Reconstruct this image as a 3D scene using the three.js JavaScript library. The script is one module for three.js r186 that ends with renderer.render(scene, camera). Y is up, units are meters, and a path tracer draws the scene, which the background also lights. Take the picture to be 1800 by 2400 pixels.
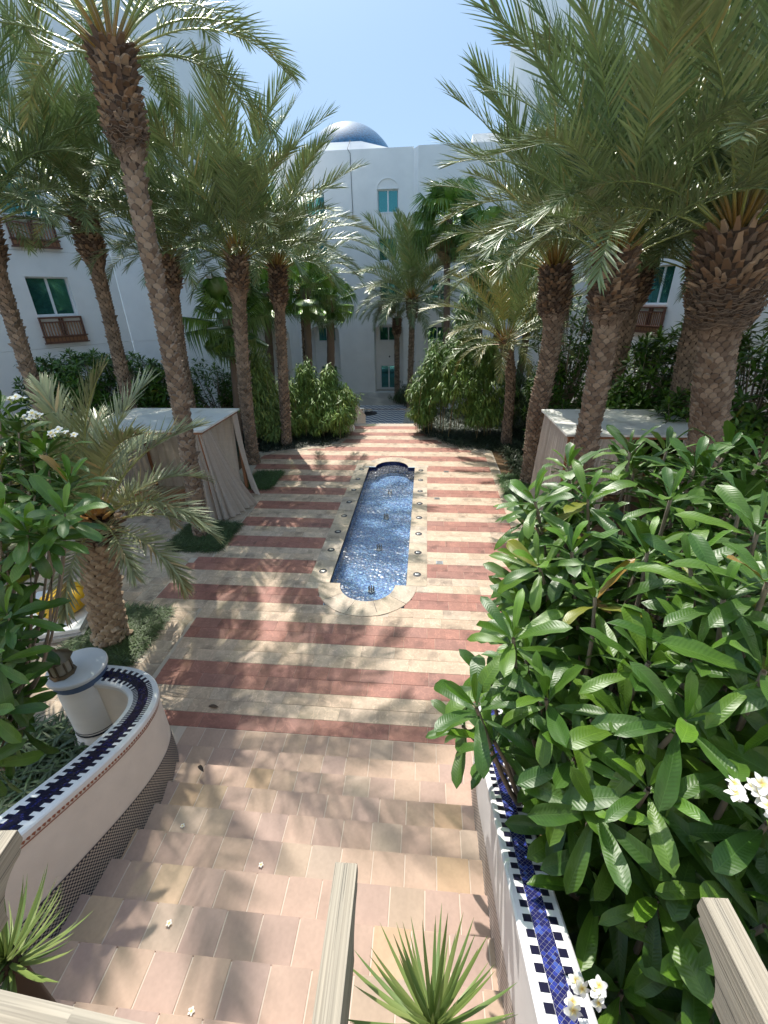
import * as THREE from 'three';
import { mergeGeometries, toCreasedNormals } from 'three/addons/utils/BufferGeometryUtils.js';

// ---------------------------------------------------------------- camera, sky, sun, exposure
const scene = new THREE.Scene();
const camera = new THREE.PerspectiveCamera(99.27, 0.75, 0.05, 400);
camera.position.set(0, 6, 0);
camera.rotation.set(THREE.MathUtils.degToRad(-26.3), THREE.MathUtils.degToRad(5.61), THREE.MathUtils.degToRad(-1.14), 'YXZ');
scene.add(camera);
const renderer = new THREE.WebGLRenderer({ antialias: true });
renderer.toneMapping = THREE.LinearToneMapping;
renderer.toneMappingExposure = 2.35;
renderer.shadowMap.enabled = true;

const SUN = new THREE.Vector3(-0.218, 0.829, -0.515).normalize();
{
  const w = 256, h = 128, data = new Float32Array(w * h * 4), d = new THREE.Vector3();
  for (let j = 0; j < h; j++) for (let i = 0; i < w; i++) {
    const u = (i + 0.5) / w, v = (j + 0.5) / h, lat = (v - 0.5) * Math.PI, lon = (u - 0.5) * 2 * Math.PI;
    d.set(Math.cos(lat) * Math.cos(lon), Math.sin(lat), Math.cos(lat) * Math.sin(lon));
    const e = Math.max(d.y, 0), t = Math.pow(1 - e, 3.2), k = (j * w + i) * 4;
    const s = Math.max(0, d.dot(SUN)), glow = 1.7 * Math.pow(s, 22) + 0.10 * Math.pow(s, 4);
    data[k] = 0.135 + 0.135 * t + glow; data[k + 1] = 0.226 + 0.158 * t + glow; data[k + 2] = 0.375 + 0.12 * t + glow; data[k + 3] = 1;
  }
  const sky = new THREE.DataTexture(data, w, h, THREE.RGBAFormat, THREE.FloatType);
  sky.mapping = THREE.EquirectangularReflectionMapping; sky.magFilter = THREE.LinearFilter; sky.wrapS = THREE.RepeatWrapping; sky.needsUpdate = true;
  scene.background = sky; scene.environment = sky;
}
const sun = new THREE.DirectionalLight(new THREE.Color(1, 0.95, 0.86), 2.4);
sun.position.copy(SUN).multiplyScalar(60).add(new THREE.Vector3(0, 0, -14)); sun.target.position.set(0, 0, -14);
sun.castShadow = true; sun.shadow.mapSize.set(4096, 4096);
Object.assign(sun.shadow.camera, { left: -32, right: 32, top: 32, bottom: -32, near: 1, far: 140 });
scene.add(sun, sun.target);

// ---------------------------------------------------------------- helpers
function rng(a) { return () => { a |= 0; a = a + 0x6D2B79F5 | 0; let t = Math.imul(a ^ a >>> 15, 1 | a); t = t + Math.imul(t ^ t >>> 7, 61 | t) ^ t; return ((t ^ t >>> 14) >>> 0) / 4294967296; }; }
const V = (x, y, z) => new THREE.Vector3(x, y, z);
const used = {};
function numbered(n) { const k = used[n] = (used[n] ?? -1) + 1; return k ? n + '_' + String(k).padStart(3, '0') : n; }
function thing(name, label, category, [x, y, z] = [0, 0, 0], turn = 0, group) {
  const o = new THREE.Group(); o.name = numbered(name); scene.add(o); o.position.set(x, y, z); o.rotation.y = turn;
  o.userData = { label, category }; if (group) o.userData.group = group; return o;
}
function part(name, geo, mat, parent, label) {
  const m = new THREE.Mesh(geo, mat); m.name = name; m.castShadow = m.receiveShadow = true; parent.add(m);
  if (label) m.userData.label = label; return m;
}
function stuffPart(name, geo, mat, parent) { const m = part(name, geo, mat, parent); m.userData.kind = 'stuff'; return m; }
function struct(name, label, category) { const o = new THREE.Group(); o.name = numbered(name); scene.add(o); o.userData = { kind: 'structure', label, category }; return o; }

function hash2(x, y, s) { let h = Math.imul(x, 374761393) + Math.imul(y, 668265263) + Math.imul(s, 974634777) | 0; h = Math.imul(h ^ h >>> 13, 1274126177); return ((h ^ h >>> 16) >>> 0) / 4294967296; }
function vnoise(x, y, per, s) {
  const xi = Math.floor(x), yi = Math.floor(y), fx = x - xi, fy = y - yi, m = (a) => ((a % per) + per) % per;
  const u = fx * fx * (3 - 2 * fx), v = fy * fy * (3 - 2 * fy);
  const a = hash2(m(xi), m(yi), s), b = hash2(m(xi + 1), m(yi), s), c = hash2(m(xi), m(yi + 1), s), d = hash2(m(xi + 1), m(yi + 1), s);
  return a + (b - a) * u + (c - a) * v + (a - b - c + d) * u * v;
}
function fbm(u, v, per, oct, s) { let r = 0, a = 0.5, n = 0; for (let i = 0; i < oct; i++) { r += a * vnoise(u * per, v * per, per, s + i); n += a; a *= 0.5; per *= 2; } return r / n; }
function tex(w, h, fn, srgb = true) {
  const d = new Uint8Array(w * h * 4);
  for (let j = 0; j < h; j++) for (let i = 0; i < w; i++) {
    const c = fn((i + 0.5) / w, (j + 0.5) / h), k = (j * w + i) * 4;
    for (let q = 0; q < 3; q++) d[k + q] = Math.max(0, Math.min(255, (Array.isArray(c) ? c[q] : c) * 255)); d[k + 3] = 255;
  }
  const t = new THREE.DataTexture(d, w, h); t.wrapS = t.wrapT = THREE.RepeatWrapping; t.magFilter = t.minFilter = THREE.LinearFilter;
  if (srgb) t.colorSpace = THREE.SRGBColorSpace; t.needsUpdate = true; return t;
}
const rgb = (r, g, b) => new THREE.Color().setRGB(r, g, b);
const std = (c, rough, o = {}) => new THREE.MeshStandardMaterial({ color: c, roughness: rough, ...o });
const phys = (c, rough, o = {}) => new THREE.MeshPhysicalMaterial({ color: c, roughness: rough, ...o });

// mesh builder: collects corners and triangles
class MB {
  constructor() { this.p = []; this.u = []; this.c = []; this.i = []; }
  v(x, y, z, u = 0, w = 0, c = null) { this.p.push(x, y, z); this.u.push(u, w); if (c) this.c.push(c[0], c[1], c[2]); return this.p.length / 3 - 1; }
  t(a, b, c) { this.i.push(a, b, c); }
  q(a, b, c, d) { this.i.push(a, b, c, a, c, d); }
  flat(A, B, C, D, s = 1, c = null) { // own corners, uv in metres
    const e = Math.hypot(B[0] - A[0], B[1] - A[1], B[2] - A[2]) * s, f = Math.hypot(D[0] - A[0], D[1] - A[1], D[2] - A[2]) * s;
    this.q(this.v(...A, 0, 0, c), this.v(...B, e, 0, c), this.v(...C, e, f, c), this.v(...D, 0, f, c));
  }
  box(x0, x1, y0, y1, z0, z1, c = null) {
    const P = (x, y, z) => [x, y, z];
    this.flat(P(x0, y0, z1), P(x1, y0, z1), P(x1, y1, z1), P(x0, y1, z1), 1, c); this.flat(P(x1, y0, z0), P(x0, y0, z0), P(x0, y1, z0), P(x1, y1, z0), 1, c);
    this.flat(P(x1, y0, z1), P(x1, y0, z0), P(x1, y1, z0), P(x1, y1, z1), 1, c); this.flat(P(x0, y0, z0), P(x0, y0, z1), P(x0, y1, z1), P(x0, y1, z0), 1, c);
    this.flat(P(x0, y1, z1), P(x1, y1, z1), P(x1, y1, z0), P(x0, y1, z0), 1, c); this.flat(P(x0, y0, z0), P(x1, y0, z0), P(x1, y0, z1), P(x0, y0, z1), 1, c);
    return this;
  }
  // a slab with chamfered top edge: 5 + 4 faces, no underside
  slab(x0, x1, y0, y1, z0, z1, ch = 0.004, uo = 0, vo = 0, turn = 0) {
    const uv = (x, z) => turn ? [z + uo, x + vo] : [x + uo, z + vo], n = (x, y, z) => this.v(x, y, z, ...uv(x, z));
    const ring = (d, y) => [n(x0 + d, y, z1 - d), n(x1 - d, y, z1 - d), n(x1 - d, y, z0 + d), n(x0 + d, y, z0 + d)];
    const t = ring(ch, y1); this.q(...t);
    const t2 = ring(ch, y1), m = ring(0, y1 - ch); for (let i = 0; i < 4; i++) this.q(m[i], m[(i + 1) % 4], t2[(i + 1) % 4], t2[i]);
    const m2 = ring(0, y1 - ch), b = ring(0, y0); for (let i = 0; i < 4; i++) this.q(b[i], b[(i + 1) % 4], m2[(i + 1) % 4], m2[i]);
    return this;
  }
  tube(pts, rad, n = 7, c = null) { // pts: Vector3[], rad(t)
    const up = V(0.123, 0.97, 0.21), rows = []; let len = 0;
    pts.forEach((p, k) => {
      const a = pts[Math.max(0, k - 1)], b = pts[Math.min(pts.length - 1, k + 1)], d = b.clone().sub(a).normalize();
      if (k) len += p.distanceTo(pts[k - 1]);
      const x = V(0, 0, 0).crossVectors(d, Math.abs(d.dot(up)) > 0.95 ? V(1, 0, 0) : up).normalize(), y = V(0, 0, 0).crossVectors(d, x), r = rad(k / (pts.length - 1)), row = [];
      for (let j = 0; j <= n; j++) { const q = j / n * Math.PI * 2, X = Math.cos(q) * r, Y = Math.sin(q) * r; row.push(this.v(p.x + x.x * X + y.x * Y, p.y + x.y * X + y.y * Y, p.z + x.z * X + y.z * Y, j / n * r * 6.28, len, c)); }
      rows.push(row);
    });
    for (let k = 0; k + 1 < rows.length; k++) for (let j = 0; j < n; j++) this.q(rows[k][j], rows[k][j + 1], rows[k + 1][j + 1], rows[k + 1][j]);
    return this;
  }
  geo() {
    const g = new THREE.BufferGeometry(); g.setAttribute('position', new THREE.Float32BufferAttribute(this.p, 3)); g.setAttribute('uv', new THREE.Float32BufferAttribute(this.u, 2));
    if (this.c.length === this.p.length) g.setAttribute('color', new THREE.Float32BufferAttribute(this.c, 3));
    g.setIndex(this.i); g.computeVertexNormals(); return g;
  }
}
const boxGeo = (x0, x1, y0, y1, z0, z1) => new MB().box(x0, x1, y0, y1, z0, z1).geo();
const lathe = (prof, n = 32) => new THREE.LatheGeometry(prof.map(([x, y]) => new THREE.Vector2(x, y)), n);
// soft-edged bar
function bar(x0, x1, y0, y1, z0, z1, ch = 0.006) {
  const s = new THREE.Shape(); s.moveTo(x0 + ch, y0 + ch); s.lineTo(x1 - ch, y0 + ch); s.lineTo(x1 - ch, y1 - ch); s.lineTo(x0 + ch, y1 - ch); s.closePath();
  const g = new THREE.ExtrudeGeometry(s, { depth: z1 - z0 - 2 * ch, bevelEnabled: true, bevelSize: ch, bevelThickness: ch, bevelSegments: 1, steps: 1 }); g.translate(0, 0, z0 + ch); return g;
}

// ---------------------------------------------------------------- textures and materials
const T = {};
T.stone = tex(512, 512, (u, v) => { const a = fbm(u, v, 4, 5, 11), b = fbm(u, v, 32, 3, 31), vein = Math.abs(fbm(u, v, 5, 4, 77) - 0.5); const st = Math.max(0, fbm(u, v, 3, 5, 57) - 0.56); return 0.78 + 0.24 * a + 0.12 * (b - 0.5) + (vein < 0.010 ? 0.10 : vein < 0.02 ? 0.05 : 0) - 0.7 * st; });
T.sand = tex(512, 512, (u, v) => 0.84 + 0.14 * fbm(u, v, 3, 4, 61) + 0.05 * (fbm(u, v, 40, 2, 63) - 0.5));
T.stoneBump = tex(256, 256, (u, v) => fbm(u, v, 24, 4, 5), false);
T.plaster = tex(512, 512, (u, v) => 0.93 + 0.06 * fbm(u, v, 5, 5, 3) - 0.05 * Math.max(0, fbm(u, v, 9, 3, 8) - 0.62));
T.plasterBump = tex(256, 256, (u, v) => fbm(u, v, 40, 3, 15), false);
T.grey = tex(256, 1024, (u, v) => { // weathered timber grain along v
  const w = u + 0.02 * (fbm(u, v, 4, 3, 9) - 0.5), g = vnoise(w * 46, v * 3, 46, 4) * 0.6 + vnoise(w * 110, v * 6, 110, 6) * 0.4, crack = vnoise(w * 30, v * 2, 30, 21) > 0.86 ? 0.22 : 0;
  const q = 0.64 + 0.28 * g - crack * 1.3, s = fbm(u, v, 6, 3, 41); return [q * (0.98 + 0.04 * s), q * (0.94 + 0.02 * s), q * 0.86];
});
T.greyBump = tex(256, 1024, (u, v) => vnoise(u * 46, v * 3, 46, 4) * 0.6 + vnoise(u * 110, v * 6, 110, 6) * 0.4 - (vnoise(u * 30, v * 2, 30, 21) > 0.86 ? 0.4 : 0), false);
T.wood = tex(128, 512, (u, v) => 0.72 + 0.28 * (vnoise(u * 24, v * 2, 24, 4) * 0.6 + vnoise(u * 60, v * 4, 60, 6) * 0.4));
T.leaf = tex(128, 256, (u, v) => { // side veins and pale midrib of a frangipani leaf
  const x = Math.abs(u - 0.5) * 2, mid = x < 0.05 ? 1 : 0, vein = Math.pow(Math.max(0, Math.cos((v * 19 + x * 0.9 * 1.6) * Math.PI * 2)), 14) * (x > 0.05 ? 1 : 0), m = fbm(u, v, 6, 4, 2);
  return [0.80 + 0.16 * m + 0.24 * mid + 0.045 * vein, 0.84 + 0.13 * m + 0.12 * mid + 0.03 * vein, 0.76 + 0.16 * m + 0.26 * mid + 0.03 * vein];
});
T.leafBump = tex(128, 256, (u, v) => { const x = Math.abs(u - 0.5) * 2; return 0.5 + 0.4 * Math.cos((v * 19 + x * 1.44) * Math.PI * 2) * Math.min(1, (1 - x) * 3) * (x > 0.05 ? 1 : 0) - (x < 0.05 ? 0.5 : 0); }, false);
T.soil = tex(256, 256, (u, v) => { const a = fbm(u, v, 8, 5, 3); return [0.42 + 0.3 * a, 0.34 + 0.26 * a, 0.26 + 0.2 * a]; });
T.pool = tex(1024, 1024, (u, v) => { // glass mosaic, 3 cm tiles, 32 x 32 per metre
  const N = 28, x = u * N, y = v * N, i = Math.floor(x), j = Math.floor(y), fx = x - i, fy = y - j; if (fx < 0.09 || fy < 0.09) return [0.62, 0.68, 0.75];
  const r = hash2(i, j, 5), k = 0.75 + 0.5 * hash2(i, j, 9); return r < 0.45 ? [0.24 * k, 0.36 * k, 0.58 * k] : r < 0.82 ? [0.40 * k, 0.55 * k, 0.70 * k] : [0.56 * k, 0.69 * k, 0.79 * k];
});
T.navy = tex(512, 512, (u, v) => { const N = 24, x = u * N, y = v * N, i = Math.floor(x), j = Math.floor(y); if (x - i < 0.1 || y - j < 0.1) return [0.12, 0.14, 0.28]; const k = 0.7 + 0.6 * hash2(i, j, 3); return [0.075 * k, 0.09 * k, 0.27 * k]; });
T.chevron = tex(512, 512, (u, v) => { const z = Math.abs(((u * 8) % 1) - 0.5) * 2, s = (v * 6 + z * 0.55) % 1; return s < 0.5 ? [0.40, 0.45, 0.56] : [0.86, 0.86, 0.85]; });
T.cloth = tex(256, 256, (u, v) => 0.90 + 0.06 * vnoise(u * 128, v * 4, 128, 4) + 0.05 * vnoise(u * 4, v * 128, 128, 7));
T.canvas = tex(512, 512, (u, v) => { const s = fbm(u, v, 4, 5, 19), d = Math.max(0, fbm(u, v, 7, 4, 23) - 0.55); return [0.94 - 0.35 * d + 0.04 * s, 0.93 - 0.38 * d + 0.04 * s, 0.90 - 0.42 * d + 0.04 * s]; });

const stoneOpt = { map: T.stone, bumpMap: T.stoneBump, bumpScale: 0.0012 };
const M = {
  soil: std(rgb(0.55, 0.5, 0.45), 1, { map: T.soil }),
  grout: std(rgb(0.50, 0.43, 0.34), 0.95), whiteGrout: std(rgb(0.58, 0.48, 0.39), 0.95),
  plaster: std(rgb(0.90, 0.885, 0.85), 0.92, { map: T.plaster, bumpMap: T.plasterBump, bumpScale: 0.0015 }),
  cream: std(rgb(0.83, 0.765, 0.685), 0.9, { map: T.plaster, bumpMap: T.plasterBump, bumpScale: 0.001 }),
  white: std(rgb(0.83, 0.83, 0.82), 0.6, { map: T.plaster }),
  frame: std(rgb(0.74, 0.75, 0.75), 0.45),
  glass: phys(rgb(0.07, 0.235, 0.23), 0.04, { metalness: 0.75 }),
  greyWood: std(rgb(0.60, 0.59, 0.57), 0.85, { map: T.grey, bumpMap: T.greyBump, bumpScale: 0.002 }),
  teak: std(rgb(0.20, 0.085, 0.05), 0.6, { map: T.wood }), teakLight: std(rgb(0.42, 0.19, 0.085), 0.55, { map: T.wood }),
  navy: phys(rgb(0.009, 0.009, 0.03), 0.32), blue: phys(rgb(0.035, 0.05, 0.26), 0.18), blue2: phys(rgb(0.018, 0.02, 0.10), 0.25), blue3: phys(rgb(0.06, 0.10, 0.36), 0.18),
  red: std(rgb(0.30, 0.10, 0.055), 0.5), brownTile: std(rgb(0.07, 0.05, 0.05), 0.4),
  curtain: phys(rgb(0.68, 0.60, 0.51), 0.95, { map: T.cloth, transmission: 0.25, side: THREE.DoubleSide }),
  canvas: std(rgb(0.80, 0.81, 0.82), 0.9, { map: T.canvas }),
  bronze: std(rgb(0.17, 0.13, 0.085), 0.42, { metalness: 0.8 }), steel: std(rgb(0.5, 0.5, 0.48), 0.3, { metalness: 0.9 }), dark: std(rgb(0.03, 0.03, 0.035), 0.6),
  yellow: std(rgb(0.72, 0.42, 0.015), 0.55), concrete: std(rgb(0.50, 0.47, 0.43), 0.9, { map: T.stone }),
  branch: std(rgb(0.23, 0.19, 0.145), 0.9, { bumpMap: T.stoneBump, bumpScale: 0.006 }),
};
M.redStone = [[0.44, 0.19, 0.135], [0.405, 0.175, 0.13], [0.465, 0.21, 0.15], [0.42, 0.20, 0.15]].map((c) => std(rgb(...c), 0.62, stoneOpt));
M.creamStone = [[0.68, 0.505, 0.355], [0.66, 0.505, 0.37], [0.71, 0.54, 0.385], [0.64, 0.47, 0.325]].map((c) => std(rgb(...c), 0.62, stoneOpt));
M.coping = [[0.62, 0.50, 0.36], [0.65, 0.53, 0.40], [0.59, 0.47, 0.33]].map((c) => std(rgb(...c), 0.6, stoneOpt));
M.sand = [[0.54, 0.375, 0.285], [0.51, 0.355, 0.28], [0.55, 0.39, 0.285], [0.58, 0.42, 0.275], [0.53, 0.395, 0.285], [0.50, 0.35, 0.285], [0.60, 0.41, 0.255], [0.51, 0.39, 0.295]].map((c) => std(rgb(...c), 0.7, { ...stoneOpt, map: T.sand }));
M.tan = [[0.56, 0.44, 0.32], [0.52, 0.40, 0.29], [0.60, 0.48, 0.35]].map((c) => std(rgb(...c), 0.75, stoneOpt));
const leafMat = (r, g, b, o = {}) => phys(rgb(r, g, b), 0.4, { map: T.leaf, bumpMap: T.leafBump, bumpScale: 0.0009, transmission: 0.28, specularIntensity: 0.8, thickness: 0, side: THREE.DoubleSide, ...o });
M.leafOld = [leafMat(0.098, 0.20, 0.024), leafMat(0.062, 0.148, 0.022), leafMat(0.135, 0.25, 0.028), leafMat(0.082, 0.175, 0.028)];
M.leafYoung = [leafMat(0.19, 0.36, 0.035, { transmission: 0.35 }), leafMat(0.14, 0.29, 0.035, { transmission: 0.3 })];
M.leafSick = leafMat(0.26, 0.27, 0.03);
M.leafDry = leafMat(0.42, 0.24, 0.06);
M.frond = ['a', 'b', 'c'].map((_, i) => phys(rgb([0.24, 0.20, 0.275][i], [0.315, 0.28, 0.335][i], [0.13, 0.12, 0.145][i]), 0.37, { vertexColors: true, transmission: 0.42, thickness: 0, side: THREE.DoubleSide }));
M.frondYellow = phys(rgb(0.32, 0.33, 0.11), 0.4, { vertexColors: true, transmission: 0.35, side: THREE.DoubleSide });
M.frondGrey = phys(rgb(0.29, 0.31, 0.15), 0.4, { vertexColors: true, transmission: 0.1, side: THREE.DoubleSide });
M.fan = [phys(rgb(0.19, 0.32, 0.09), 0.36, { vertexColors: true, transmission: 0.52, side: THREE.DoubleSide }), phys(rgb(0.22, 0.37, 0.075), 0.36, { vertexColors: true, transmission: 0.45, side: THREE.DoubleSide })];
M.fanDead = phys(rgb(0.30, 0.21, 0.11), 0.9, { vertexColors: true, side: THREE.DoubleSide });
M.trunk = std(rgb(0.065, 0.042, 0.028), 1); M.scale = std(rgb(1, 1, 1), 0.9, { vertexColors: true, bumpMap: T.stoneBump, bumpScale: 0.004 });
M.boot = [std(rgb(0.16, 0.098, 0.056), 0.95), std(rgb(0.245, 0.15, 0.085), 0.95), std(rgb(0.10, 0.062, 0.04), 0.95), std(rgb(0.19, 0.135, 0.095), 0.95), std(rgb(0.34, 0.235, 0.15), 0.95), std(rgb(0.13, 0.085, 0.058), 0.95)];
M.bamboo = std(rgb(1, 1, 1), 0.5, { side: THREE.DoubleSide }); M.cane = std(rgb(0.26, 0.20, 0.09), 0.6);
M.blade = phys(rgb(0.20, 0.27, 0.07), 0.42, { transmission: 0.12, side: THREE.DoubleSide });
M.flower = phys(rgb(1, 1, 1), 0.6, { vertexColors: true, transmission: 0.2, side: THREE.DoubleSide });

// ---------------------------------------------------------------- ground, plaza, stairs
{
  const s = new THREE.Shape(); s.moveTo(-45, -12); s.lineTo(45, -12); s.lineTo(45, 26.2); s.lineTo(-45, 26.2); s.closePath();
  const hole = new THREE.Path(); hole.moveTo(-2.3, 7.3); hole.lineTo(-2.3, 17.1); hole.lineTo(-0.15, 17.1); hole.lineTo(-0.15, 7.3); hole.closePath(); s.holes.push(hole);
  const notch = new THREE.Path(); notch.moveTo(-3.7, 22.62); notch.lineTo(-3.7, 26.1); notch.lineTo(-0.4, 26.1); notch.lineTo(-0.4, 22.62); notch.closePath(); s.holes.push(notch);
  const g = new THREE.ShapeGeometry(s); g.rotateX(-Math.PI / 2); g.translate(0, -0.07, 0);
  const o = struct('ground', 'bare planting soil under the shrubs and palms', 'ground'); part('soil', g, M.soil, o);
  part('retaining_wall', boxGeo(-45, -3.7, -1.6, -0.08, -26.5, -26.2), M.plaster, o); part('retaining_wall', boxGeo(-0.4, 45, -1.6, -0.08, -26.5, -26.2), M.plaster, o);
}
const poolC = -1.23, zN = -8.27, zF = -16.05;
{ // striped plaza: courses of red and cream stone laid across the axis
  const o = struct('plaza', 'plaza paved in bands of red and cream stone around the long pool', 'plaza');
  const s = new THREE.Shape(); s.moveTo(-7.2, 4.0); s.lineTo(2.9, 4.0); s.lineTo(2.9, 18.2); s.lineTo(0, 21.5); s.lineTo(-0.2, 22.6); s.lineTo(-3.7, 22.6); s.lineTo(-3.8, 20.5); s.lineTo(-7.2, 18); s.closePath();
  const h = new THREE.Path(); h.moveTo(-2.3, 7.3); h.lineTo(-2.3, 17.1); h.lineTo(-0.15, 17.1); h.lineTo(-0.15, 7.3); h.closePath(); s.holes.push(h);
  const g = new THREE.ShapeGeometry(s); g.rotateX(-Math.PI / 2); g.translate(0, -0.006, 0); part('mortar_bed', g, M.grout, o);
  const r = rng(5), list = [];
  const LX = [[-4.34, -4.62], [-7.15, -4.72], [-7.2, -5.95], [-9.05, -5.95], [-9.1, -5.4], [-12.6, -5.4], [-12.7, -6.3], [-13.5, -6.3], [-17.2, -6.9], [-17.7, -6.2], [-18.1, -5.2], [-18.5, -4.2], [-19.2, -3.78], [-22.7, -3.62]];
  const RX = [[-4.34, 2.55], [-17.8, 2.55], [-18.0, 2.3], [-18.35, 1.6], [-19.0, 1.03], [-19.97, 0.41], [-21.27, -0.28], [-22.7, -0.42]];
  const at = (L, z) => { for (let i = 0; i + 1 < L.length; i++) if (z <= L[i][0] && z >= L[i + 1][0]) return L[i][1] + (L[i + 1][1] - L[i][1]) * (L[i][0] - z) / (L[i][0] - L[i + 1][0]); return L[L.length - 1][1]; };
  const bounds = [[-4.34, -4.61, 1]]; let z = -4.61;
  for (let k = 9; k > -6; k--) { const f = -16.23 + 1.17 * k, n = f + 0.585; for (const [a, b, c] of [[z, n, 0], [n, f, 1]]) { const m = (a + b) / 2; bounds.push([a, m, c], [m, b, c]); } z = f; }
  bounds.forEach(([z1, z0, redBand], row) => {
    if (z1 < -22.4) return; z0 = Math.max(z0, -22.6);
    const zm = (z0 + z1) / 2, xl = at(LX, zm), xr = at(RX, zm); let spans = [[xl, xr]];
    let cut = null; if (zm < zN && zm > zF) cut = [-2.63, 0.13]; else { const dz = zm > zN ? zm - (zN + 0.02) : (zF - 0.02) - zm; if (dz < 1.1) { const w = Math.sqrt(1.1 * 1.1 - dz * dz); cut = [poolC - w, poolC + w]; } }
    if (cut) spans = [[xl, cut[0]], [cut[1], xr]];
    for (const [a, b] of spans) {
      let x = a - (row % 2) * 0.3 - r() * 0.1;
      while (x < b) { const L = 0.56 + r() * 0.1, p = Math.max(x, a), q = Math.min(x + L, b); if (q - p > 0.03) list.push([p, q, z0, z1, redBand, r()]); x += L; }
    }
  });
  const near = (e) => Math.hypot((e[0] + e[1]) / 2, 6, (e[2] + e[3]) / 2); list.sort((p, q) => near(p) - near(q));
  const rest = [[new MB(), new MB()], [new MB(), new MB()]];
  list.forEach(([x0, x1, z0, z1, c, q], k) => {
    const j = 0.0022, dy = q * 0.002, args = [x0 + j, x1 - j, -0.03, dy, z0 + j, z1 - j, 0.003, q * 7.3, q * 3.1, q > 0.5 ? 1 : 0];
    if (k < 300) part('paving_slab', new MB().slab(...args).geo(), (c ? M.redStone : M.creamStone)[Math.floor(q * 97) % 4], o); else rest[c][Math.floor(q * 89) % 2].slab(...args);
  });
  for (const c of [0, 1]) for (const h2 of [0, 1]) stuffPart('paving_slabs', rest[c][h2].geo(), (c ? M.redStone : M.creamStone)[h2 * 2], o);
  // pale edging bands along the curved beds and the right side
  const band = (pts, w, name) => { const cv = new THREE.CatmullRomCurve3(pts.map((p) => V(p[0], 0, p[1])), false, 'centripetal'), n = Math.max(2, Math.round(cv.getLength() / 0.45)); let prev = null;
    for (let i = 0; i <= n; i++) { const p = cv.getPointAt(i / n), t = cv.getTangentAt(i / n), nx = -t.z, nz = t.x, now = [p, V(p.x + nx * w, 0, p.z + nz * w)];
      if (prev) { const m = new MB(), s2 = 0.006, [A, B] = prev, [D, C] = now, ly = 0.009; const L = (P, Q) => P.clone().lerp(Q, s2 / 0.45); const a = L(A, D), b = L(B, C), c2 = L(C, B), d = L(D, A);
        m.flat([a.x, ly, a.z], [b.x, ly, b.z], [c2.x, ly, c2.z], [d.x, ly, d.z]); m.flat([d.x, -0.05, d.z], [d.x, ly, d.z], [c2.x, ly, c2.z], [c2.x, -0.05, c2.z]);
        for (const [P, Q] of [[a, d], [b, c2], [a, b]]) m.flat([P.x, -0.05, P.z], [Q.x, -0.05, Q.z], [Q.x, ly, Q.z], [P.x, ly, P.z]); part(name, m.geo(), M.coping[i % 3], o); }
      prev = now; } };
  band([[2.5, -18.05], [1.62, -18.38], [1.03, -19.05], [0.42, -20.0], [-0.26, -21.3], [-0.4, -22.6]], 0.24, 'edging_stone');
  band([[-3.64, -22.6], [-3.62, -20.9], [-3.82, -19.0], [-4.35, -18.48], [-5.3, -18.08], [-6.95, -17.2]], 0.24, 'edging_stone');
  for (let z = -4.4; z > -17.9; z -= 0.5) part('edging_stone', new MB().slab(2.555, 2.83, -0.04, 0.004, z - 0.496, z, 0.004, z * 3.3, z).geo(), M.tan[Math.abs(Math.round(z * 7)) % 3], o);
}
{ // tan paving left of the bands
  const o = struct('side_terrace', 'tan stone paving between the palms left of the striped plaza', 'terrace'), r = rng(9), list = [];
  part('mortar_bed', boxGeo(-14, -4.5, -0.06, -0.012, -15, -4.3), M.grout, o);
  let row = 0; for (let z = -4.35; z > -15; z -= 0.3, row++) { const xr = z > -7.15 ? -4.74 : z > -9.05 ? -5.97 : z > -12.6 ? -5.42 : -6.4; let x = -13.5 - (row % 2) * 0.25; while (x < xr) { const L = 0.46 + r() * 0.08; if (Math.min(x + L, xr) - x > 0.05) list.push([x, Math.min(x + L, xr), z - 0.3, z, r()]); x += L; } }
  list.sort((a, b) => Math.hypot(a[0], a[2]) - Math.hypot(b[0], b[2])); const m = new MB(); let k = 0;
  for (const [x0, x1, z0, z1, q] of list) {
    const xm = (x0 + x1) / 2, zm = (z0 + z1) / 2; if ((xm > -6.95 && xm < -5.36 && zm < -9.4 && zm > -11.1) || (xm > -6.9 && xm < -5.3 && zm < -5.4 && zm > -7.1)) continue;
    const a = [x0 + 0.006, x1 - 0.006, -0.04, -0.002 + q * 0.003, z0 + 0.006, z1 - 0.006, 0.005, q * 5, q * 9, q > 0.5]; if (k++ < 300) part('paving_slab', new MB().slab(...a).geo(), M.tan[Math.floor(q * 77) % 3], o); else m.slab(...a);
  }
  stuffPart('paving_slabs', m.geo(), M.tan[0], o);
}
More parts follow.
